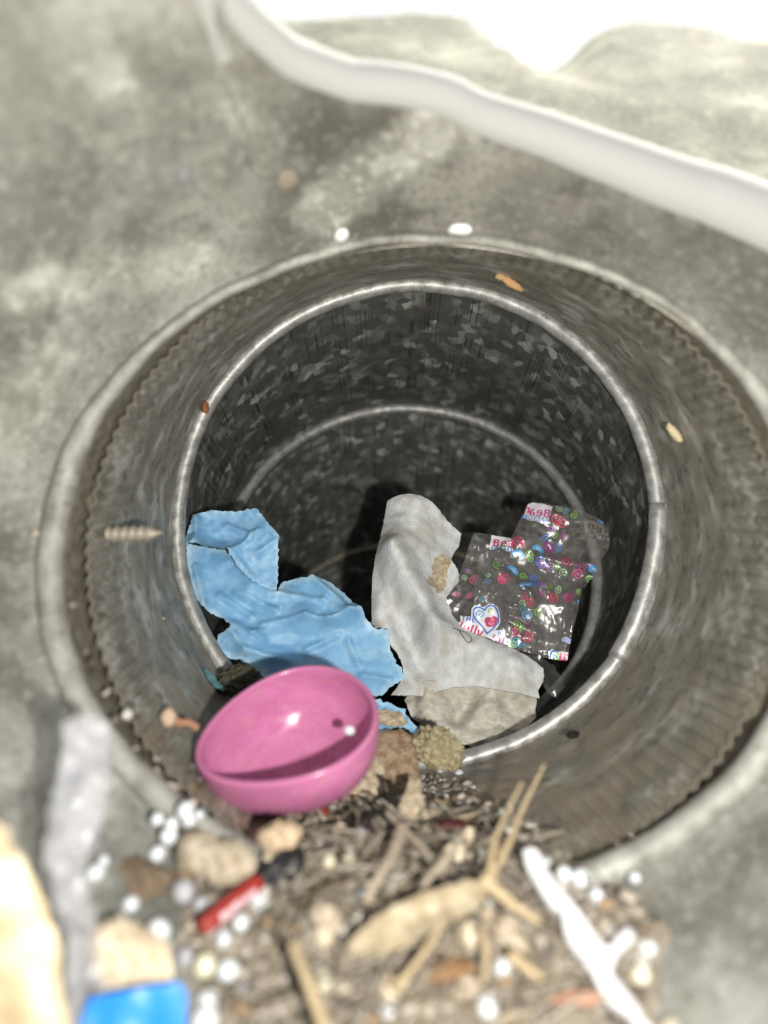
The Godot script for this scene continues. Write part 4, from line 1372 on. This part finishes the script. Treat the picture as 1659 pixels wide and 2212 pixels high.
	var wp := [[600, 615], [625, 606], [660, 615], [682, 650], [700, 690], [760, 780], [830, 870], [900, 955], [950, 1022], [968, 1042], [990, 1020], [1018, 985], [1045, 970], [1080, 985], [1082, 1005], [1050, 1030], [1010, 1075], [990, 1120], [985, 1150], [1040, 1220], [1085, 1280], [1130, 1360], [1200, 1450], [1150, 1450], [1080, 1370], [1040, 1325], [980, 1290], [940, 1230], [915, 1190], [890, 1140], [850, 1085], [800, 1020], [775, 970], [768, 890], [745, 880], [722, 872], [690, 820], [640, 740], [612, 690]]
	solo("white_handle", sheet(outline(wl, wp, 829.5, 1526.3, 0.5), 0.0011, func(p: Vector2) -> float: return 0.0008 * wn.get_noise_2dv(p), 0.0016, 0.0, 149), mats.white_plastic, "long broken white plastic cutlery handle at lower right", "plastic handle", wl.at, wl.b)
	# dry pale leaf
	var ll := Lay.new(sv(905, 1978, 0.1320), Vector3(-0.05, 0.62, 0.78))
	var lnz := noise(151, 90.0, 3)
	var mid: Array = [ll.loc(765, 2050), ll.loc(1056, 1905)]
	solo("dry_leaf", sheet(outline(ll, [[745, 2040], [775, 2008], [843, 1957], [902, 1932], [935, 1922], [972, 1908], [1010, 1898], [1042, 1890], [1060, 1905], [1056, 1930], [1035, 1955], [1014, 1974], [972, 1990], [930, 2012], [860, 2048], [800, 2066], [755, 2062]], 0, 0, 1.0), 0.001, func(p: Vector2) -> float: return 0.002 * lnz.get_noise_2dv(p) - tent(p, mid[0], mid[1], 0.005, 0.0022), 0.0003, 0.0006, 151), mats.leaf, "pale curled dry leaf lying on the straw litter", "leaf", ll.at, ll.b)
	# tan dried sheet in the near corner
	var nl := Lay.new(sv(60, 2060, 0.098), Vector3(0.35, 0.25, 0.9))
	var nn := noise(152, 40.0, 3)
	var nf: Array = [nl.loc(0, 1960), nl.loc(105, 2212)]
	solo("tan_card", sheet(outline(nl, [[-120, 1760], [-20, 1770], [12, 1800], [32, 1835], [55, 1870], [75, 1910], [95, 1950], [112, 2010], [128, 2100], [140, 2200], [145, 2300], [-120, 2300]], 0, 0, 1.0), 0.0014, func(p: Vector2) -> float: return 0.002 * nn.get_noise_2dv(p) + tent(p, nf[0], nf[1], 0.006, 0.003), 0.0006, 0.0008, 152), mats.tan_sheet, "tan dry husk close to the lens in the lower left corner", "husk", nl.at, nl.b)
	# crumpled film on the left, standing off the pan
	var pl := Lay.new(sv(150, 1730, 0.119), Vector3(0.30, 0.2, 0.93))
	var pc := noise(153, 105.0, 1, FastNoiseLite.TYPE_CELLULAR)
	pc.cellular_return_type = FastNoiseLite.RETURN_DISTANCE
	var pn := noise(154, 120.0, 3)
	var film := thing("crumpled_film", "crumpled translucent white plastic film left of the foam balls", "plastic film", pl.at, pl.b)
	var hp := func(p: Vector2) -> float: return 0.012 * pc.get_noise_2dv(p) + 0.0040 * pn.get_noise_2dv(p)
	part("upper_film", sheet(outline(pl, [[135, 1565], [160, 1548], [200, 1548], [228, 1570], [240, 1610], [238, 1660], [232, 1720], [222, 1790], [200, 1850], [175, 1900], [120, 1920], [85, 1880], [95, 1800], [105, 1740], [112, 1680], [130, 1620]], 0, 0, 1.0), 0.0011, hp, 0.0, 0.0008, 155), mats.film, film)
	part("under_film", sheet(outline(pl, [[140, 1580], [190, 1560], [225, 1590], [225, 1680], [205, 1800], [170, 1880], [110, 1890], [105, 1790], [120, 1660]], 0, 0, 1.0), 0.0013, func(p: Vector2) -> float: return float(hp.call(p * 1.3 + Vector2(0.1, 0.3))) - 0.004, 0.0, 0.0008, 156), mats.film, film)
	part("lower_film", sheet(outline(pl, [[105, 1870], [165, 1880], [190, 1950], [205, 2050], [222, 2150], [240, 2300], [150, 2300], [140, 2150], [130, 2020], [110, 1940]], 0, 0, 1.0), 0.0011, func(p: Vector2) -> float: return float(hp.call(p + Vector2(0.2, 0.0))) + 0.002, 0.0, 0.0008, 157), mats.film, film)
	# straws (each measured at its ends)
	stalk("straw", [[1176, 1652, 0.168], [1130, 1745, 0.160], [1100, 1820, 0.153], [1062, 1895, 0.146]], 0.0004, 0.0011, mats.straw, "tallest straw, rising from the litter towards the duct's right wall")
	stalk("straw", [[1128, 1690, 0.160], [1085, 1775, 0.152], [1065, 1830, 0.147], [1056, 1900, 0.142]], 0.0004, 0.0009, mats.straw, "straw crossing behind the lower end of the tallest straw")
	stalk("straw", [[1040, 1895, 0.135], [1075, 1925, 0.134], [1110, 1955, 0.133], [1165, 1992, 0.132]], 0.0016, 0.0008, mats.straw, "thick straw stub beside the right end of the dry leaf")
	stalk("straw", [[838, 1758, 0.171], [880, 1800, 0.163], [930, 1850, 0.155], [965, 1905, 0.147]], 0.0010, 0.0007, mats.straw_grey, "straw running down from the brown board to the dry leaf")
	stalk("straw", [[985, 1830, 0.150], [925, 1900, 0.143], [860, 1985, 0.138], [820, 2045, 0.133]], 0.0007, 0.0009, mats.straw_grey, "greyish straw under the left half of the dry leaf")
	stalk("straw", [[868, 1790, 0.163], [845, 1850, 0.153], [815, 1900, 0.146], [790, 1950, 0.142]], 0.0017, 0.0013, mats.straw_grey, "thick pale twig slanting down left above the dry leaf")
	stalk("straw", [[632, 2040, 0.126], [660, 2110, 0.121], [690, 2190, 0.117], [720, 2270, 0.113]], 0.0010, 0.0014, mats.straw, "pale straw at the bottom edge, right of the foam balls")
	stalk("straw", [[1100, 2060, 0.129], [1130, 2085, 0.128], [1172, 2115, 0.127]], 0.0014, 0.0008, mats.straw, "short straw left of the white plastic handle")
	stalk("straw", [[640, 1960, 0.140], [700, 1920, 0.144], [770, 1900, 0.147], [850, 1960, 0.139]], 0.0005, 0.0005, mats.straw_dark, "thin bent straw right of the red tube")
	stalk("straw", [[1030, 1905, 0.139], [960, 1990, 0.134], [900, 2080, 0.128], [850, 2140, 0.125]], 0.0006, 0.0008, mats.straw, "straw lying across the middle of the dry leaf")
	stalk("straw", [[1040, 2010, 0.133], [1050, 2060, 0.130], [1046, 2120, 0.127]], 0.0008, 0.0006, mats.straw, "upright straw below the right end of the dry leaf")
	stalk("twig", [[938, 1742, 0.183], [1010, 1722, 0.186], [1090, 1708, 0.188], [1214, 1698, 0.186]], 0.0003, 0.0002, mats.straw_dark, "long thin dark twig right of the brown board", "twig", "dark twigs")
	stalk("twig", [[950, 1765, 0.178], [1030, 1750, 0.180], [1100, 1735, 0.180]], 0.0003, 0.0003, mats.straw_dark, "shorter thin twig just below the long dark twig", "twig", "dark twigs")
	stalk("twig", [[428, 1754, 0.181], [465, 1772, 0.178], [503, 1787, 0.175]], 0.0009, 0.0007, mats.rust, "brown twig below the pink half egg, left of the orange twig", "twig", "brown twigs")
	stalk("twig", [[503, 1790, 0.175], [520, 1772, 0.178], [540, 1752, 0.181]], 0.0009, 0.0006, mats.rust, "short orange brown twig meeting the bottom of the pink half egg", "twig", "brown twigs")
	stalk("twig", [[335, 1790, 0.172], [350, 1815, 0.168], [362, 1835, 0.165]], 0.0007, 0.0006, mats.rust, "short rusty twig under the foam balls left of the flat stone", "twig", "brown twigs")
	# a wilted bud on the duct's side
	var bud := thing("wilted_bud", "peach coloured wilted bud on its stem left of the pink half egg", "bud", on_bed(364, 1550, 0.0022))
	part("head", blob(Vector3(0.0019, 0.0022, 0.0018), 0.25, 0.2, 161, 18), mat(Color(0.76, 0.66, 0.57), 0.8), bud)
	part("stem", tube(smooth_path([Vector3(0.001, -0.0003, 0), Vector3(0.003, -0.0012, 0.0002), Vector3(0.0048, -0.0012, 0), Vector3(0.0070, -0.0028, -0.0004)], 12), [0.0009], 8, false, 0.3, 162), mat(Color(0.62, 0.46, 0.36), 0.8), bud)
	# bits stuck to the duct's wall
	var hk := thing("tan_husk", "torn orange tan husk caught on top of the upper ring seam", "husk", sv(1105, 612, 0.2290))
	part("husk_piece", blob(Vector3(0.0040, 0.0011, 0.0012), 0.6, 0.25, 163, 22, 0.4), mat(Color(0.76, 0.60, 0.42), 0.8), hk, Transform3D(Basis(Vector3(0, 0, 1), -0.55), Vector3.ZERO))
	part("husk_piece", blob(Vector3(0.0016, 0.0009, 0.0010), 0.6, 0.25, 164, 16, 0.4), mat(Color(0.70, 0.60, 0.42), 0.8), hk, Transform3D(Basis(Vector3(0, 0, 1), -0.2), Vector3(-0.0035, 0.0020, 0)))
	solo("pale_grub", blob(Vector3(0.0034, 0.0012, 0.0012), 0.3, 0.2, 165, 20), mat(Color(0.80, 0.74, 0.60), 0.8), "pale tan larva shaped flake stuck to the duct's right wall", "husk", sv(1457, 935, 0.2190), Basis(Vector3(0, 0, 1), -0.9))
	solo("dark_flake", blob(Vector3(0.0022, 0.0010, 0.0014), 0.4, 0.2, 166, 18, 0.6), mats.dark, "small dark flake on the dusty floor right of the wipe", "flake", sv(1238, 1587, 0.219), Basis(Vector3(0, 0, 1), 0.1))
	solo("red_crumb", blob(Vector3(0.0019, 0.0016, 0.0016), 0.3, 0.2, 167, 16, 0.5), mat(Color(0.45, 0.16, 0.12), 0.7), "dark red crumb under the right edge of the pink half egg", "crumb", on_bed(697, 1755, 0.0015))
	solo("red_husk", blob(Vector3(0.0042, 0.0022, 0.0024), 0.4, 0.2, 168, 20, 0.5), mat(Color(0.28, 0.09, 0.09), 0.6), "dark red husk among the straw behind the dry leaf", "husk", on_bed(978, 1792, 0.002))
	solo("orange_bit", blob(Vector3(0.0052, 0.0010, 0.0016), 0.5, 0.2, 169, 18, 0.5), mat(Color(0.66, 0.50, 0.42), 0.8), "orange bit left of the lower end of the white plastic handle", "bit", on_bed(1255, 2154, 0.001), Basis(Vector3(0, 0, 1), 0.1))
	solo("brown_husk", blob(Vector3(0.0058, 0.0018, 0.0026), 0.4, 0.2, 170, 20, 0.5), mat(Color(0.50, 0.38, 0.25), 0.8), "brown husk below the dry leaf", "husk", on_bed(965, 2095, 0.002), Basis(Vector3(0, 0, 1), 0.1))
	# pebbles in the straw, one by one
	var pb := [[640, 1920, 0, 0, ""], [703, 1975, 70, 0, "pale stone left of the bent straw, half under chaff"], [978, 1845, 52, 1, "rounded cream pebble just above the dry leaf's right end"], [1015, 1810, 46, 1, "cream pebble beside the straw crossing, topmost of the pebbles"], [945, 1868, 50, 0, "pale grey pebble touching the top of the dry leaf"], [1090, 2010, 70, 0, "pale grey stone under the thick straw stub"], [1120, 2040, 46, 2, "white pebble right under the pale grey stone"], [1058, 1985, 44, 2, "whitish pebble below the right end of the dry leaf"], [1015, 2020, 54, 1, "whitish round pebble below the middle of the dry leaf"], [735, 1800, 40, 1, "tan pebble right of the black plastic scrap"], [935, 1760, 34, 0, "small pale pebble at the foot of the brown board"], [700, 2020, 44, 1, "cream stone left of the dry leaf's tip"], [850, 2130, 60, 1, "cream pebble near the bottom edge, under the leaf"], [1010, 2130, 56, 0, "pale stone near the bottom edge right of the brown husk"]]
	for q in pb:
		if q[4] == "":
			continue
		var p := on_bed(q[0], q[1], 0.002)
		var r: float = q[2] * 0.5 * -p.z / F
		solo("pebble", blob(Vector3(r * 1.1, r * 0.85, r), 0.35, 0.16, 180 + int(q[0]), 22, 0.6), [mats.stone_grey, mats.stone_pale, mats.board_pale][q[3]], q[4], "pebble", p, Basis(Vector3(0, 0, 1), q[0] * 0.37), "pebbles among the straw")

func red_writing(ln: float) -> ArrayMesh:
	# a band of small upright strokes, raised a hair above the tube
	var v := PackedVector3Array()
	var idx := PackedInt32Array()
	var g := RandomNumberGenerator.new()
	g.seed = 9
	var x := ln * 0.12
	while x < ln * 0.82:
		var w := g.randf_range(0.0004, 0.0009)
		var a0 := 0.25 + g.randf_range(-0.06, 0.06)
		var a1 := 1.1 + g.randf_range(-0.1, 0.1)
		var b0 := v.size()
		for k in 5:
			var q := lerpf(a0, a1, k / 4.0) - 0.95
			for xx in [x, x + w]:
				v.append(Vector3(xx, sin(q) * 0.00186, cos(q) * 0.00186))
		for k in 4:
			var i := b0 + 2 * k
			idx.append_array([i, i + 2, i + 1, i + 1, i + 2, i + 3])
		x += w + g.randf_range(0.0002, 0.0004)
	return build(v, idx)

# ---------------------------------------------------------------- foam balls
func make_beads() -> void:
	# bearing, width, how bright, and which one it is
	var list := [
		[340, 1769, 30, "w", "left ball of the cluster above the flat stone, touching the rusty twig"], [370, 1781, 32, "w", "middle ball of the cluster above the flat stone"], [365, 1806, 40, "w", "lowest and largest ball of the cluster above the flat stone"], [400, 1750, 40, "w", "topmost ball of the cluster above the flat stone"], [408, 1772, 30, "w", "ball squeezed under the topmost one of the cluster above the flat stone"], [431, 1760, 22, "w", "small ball at the right end of the cluster above the flat stone"],
		[339, 1845, 40, "w", "single white foam ball just left of the flat stone"], [206, 1885, 42, "w", "foam ball on the pan beside the brown flake's left end"], [224, 1859, 25, "w", "little foam ball touching the one beside the brown flake"], [282, 1953, 36, "w", "foam ball above the pale tan chunk"], [341, 2013, 58, "w", "large foam ball against the right end of the pale tan chunk"],
		[400, 2066, 40, "g", "greyish foam ball above the cream one"], [442, 2086, 52, "c", "large cream foam ball in the column above the bottom edge"], [492, 2096, 48, "w", "bright white ball right beside the large cream foam ball"], [483, 2029, 36, "w", "foam ball below the lower end of the red tube"], [455, 2001, 36, "w", "foam ball covering the lower end of the red tube"], [520, 1993, 38, "w", "foam ball below the middle of the red tube"], [559, 1951, 42, "w", "foam ball against the right side of the red tube"],
		[395, 1926, 54, "g", "large grey translucent ball below the flat stone"], [433, 1953, 36, "g", "pale ball between the grey translucent ball and the red tube"], [525, 2139, 30, "g", "small dull foam ball right of the blue piece"], [447, 2164, 48, "w", "upper one of two touching balls right of the blue piece"], [442, 2203, 64, "w", "lower one of two touching balls at the bottom edge"],
		[690, 1829, 28, "w", "small foam ball right of the black plastic scrap"], [777, 1805, 36, "g", "dull pale ball beside the black earth clod"], [753, 1858, 32, "c", "cream ball left of the thick pale twig"], [790, 1936, 42, "g", "glassy grey ball left of the dry leaf"],
		[957, 1659, 33, "w", "largest white ball lying on the yellow spongy lump"], [992, 1672, 21, "w", "smaller white ball just right of the yellow spongy lump"], [843, 1650, 13, "w", "tiny white ball on the brown board"],
		[1218, 1888, 36, "w", "left one of two touching balls right of the white handle's tip"], [1254, 1897, 42, "w", "right one of two touching balls right of the white handle's tip"], [1288, 1936, 36, "w", "foam ball below the touching pair, right of the white handle"], [1371, 1896, 26, "w", "foam ball farthest right, on the pan's lower lip"], [1354, 2021, 34, "w", "foam ball at the end of the white handle's side branch"], [1399, 2047, 40, "w", "oval foam ball right of the white handle's side branch"], [1317, 2011, 24, "g", "dull small ball left of the white handle's side branch"], [1384, 2106, 44, "c", "yellowish foam lump right of the white handle"],
		[1084, 2091, 40, "w", "white ball beside the short straw left of the white handle"], [1052, 2176, 50, "w", "foam ball near the bottom edge, left of the orange bit"], [838, 2181, 36, "w", "foam ball at the bottom edge under the dry leaf"], [917, 2092, 26, "g", "small grey ball on the brown husk"], [1082, 1754, 18, "w", "tiny ball behind the tallest straw"], [712, 1862, 30, "c", "cream ball right of the red tube's black end"], [840, 1976, 38, "w", "pale ball at the upper edge of the dry leaf's left half"], [590, 1905, 20, "w", "tiny ball on the black plastic scrap"], [700, 2120, 44, "c", "dull cream ball near the bottom straw"], [1180, 1860, 24, "w", "small ball beside the tip of the white handle"],
	]
	var protos := []
	for i in 4:
		protos.append(blob(Vector3(1.0, 0.97 - 0.03 * i, 1.03), 0.05 + 0.015 * i, 0.07, 200 + i, 22))
	var n := 0
	for q in list:
		var r: float = q[2] * 0.5
		var p := on_bed(q[0], q[1], 0.0)
		var rad := r * -p.z / F
		p = on_bed(q[0], q[1], rad * 0.75)
		rad = r * -p.z / F * 0.94
		var o: MeshInstance3D = solo("foam_ball", protos[n % 4], {"w": mats.bead_white, "c": mats.bead_cream, "g": mats.bead_grey}[q[3]], q[4], "foam ball", p, Basis.from_euler(Vector3(n * 1.7, n * 0.9, n)).scaled(Vector3.ONE * rad), "white foam balls")
		n += 1
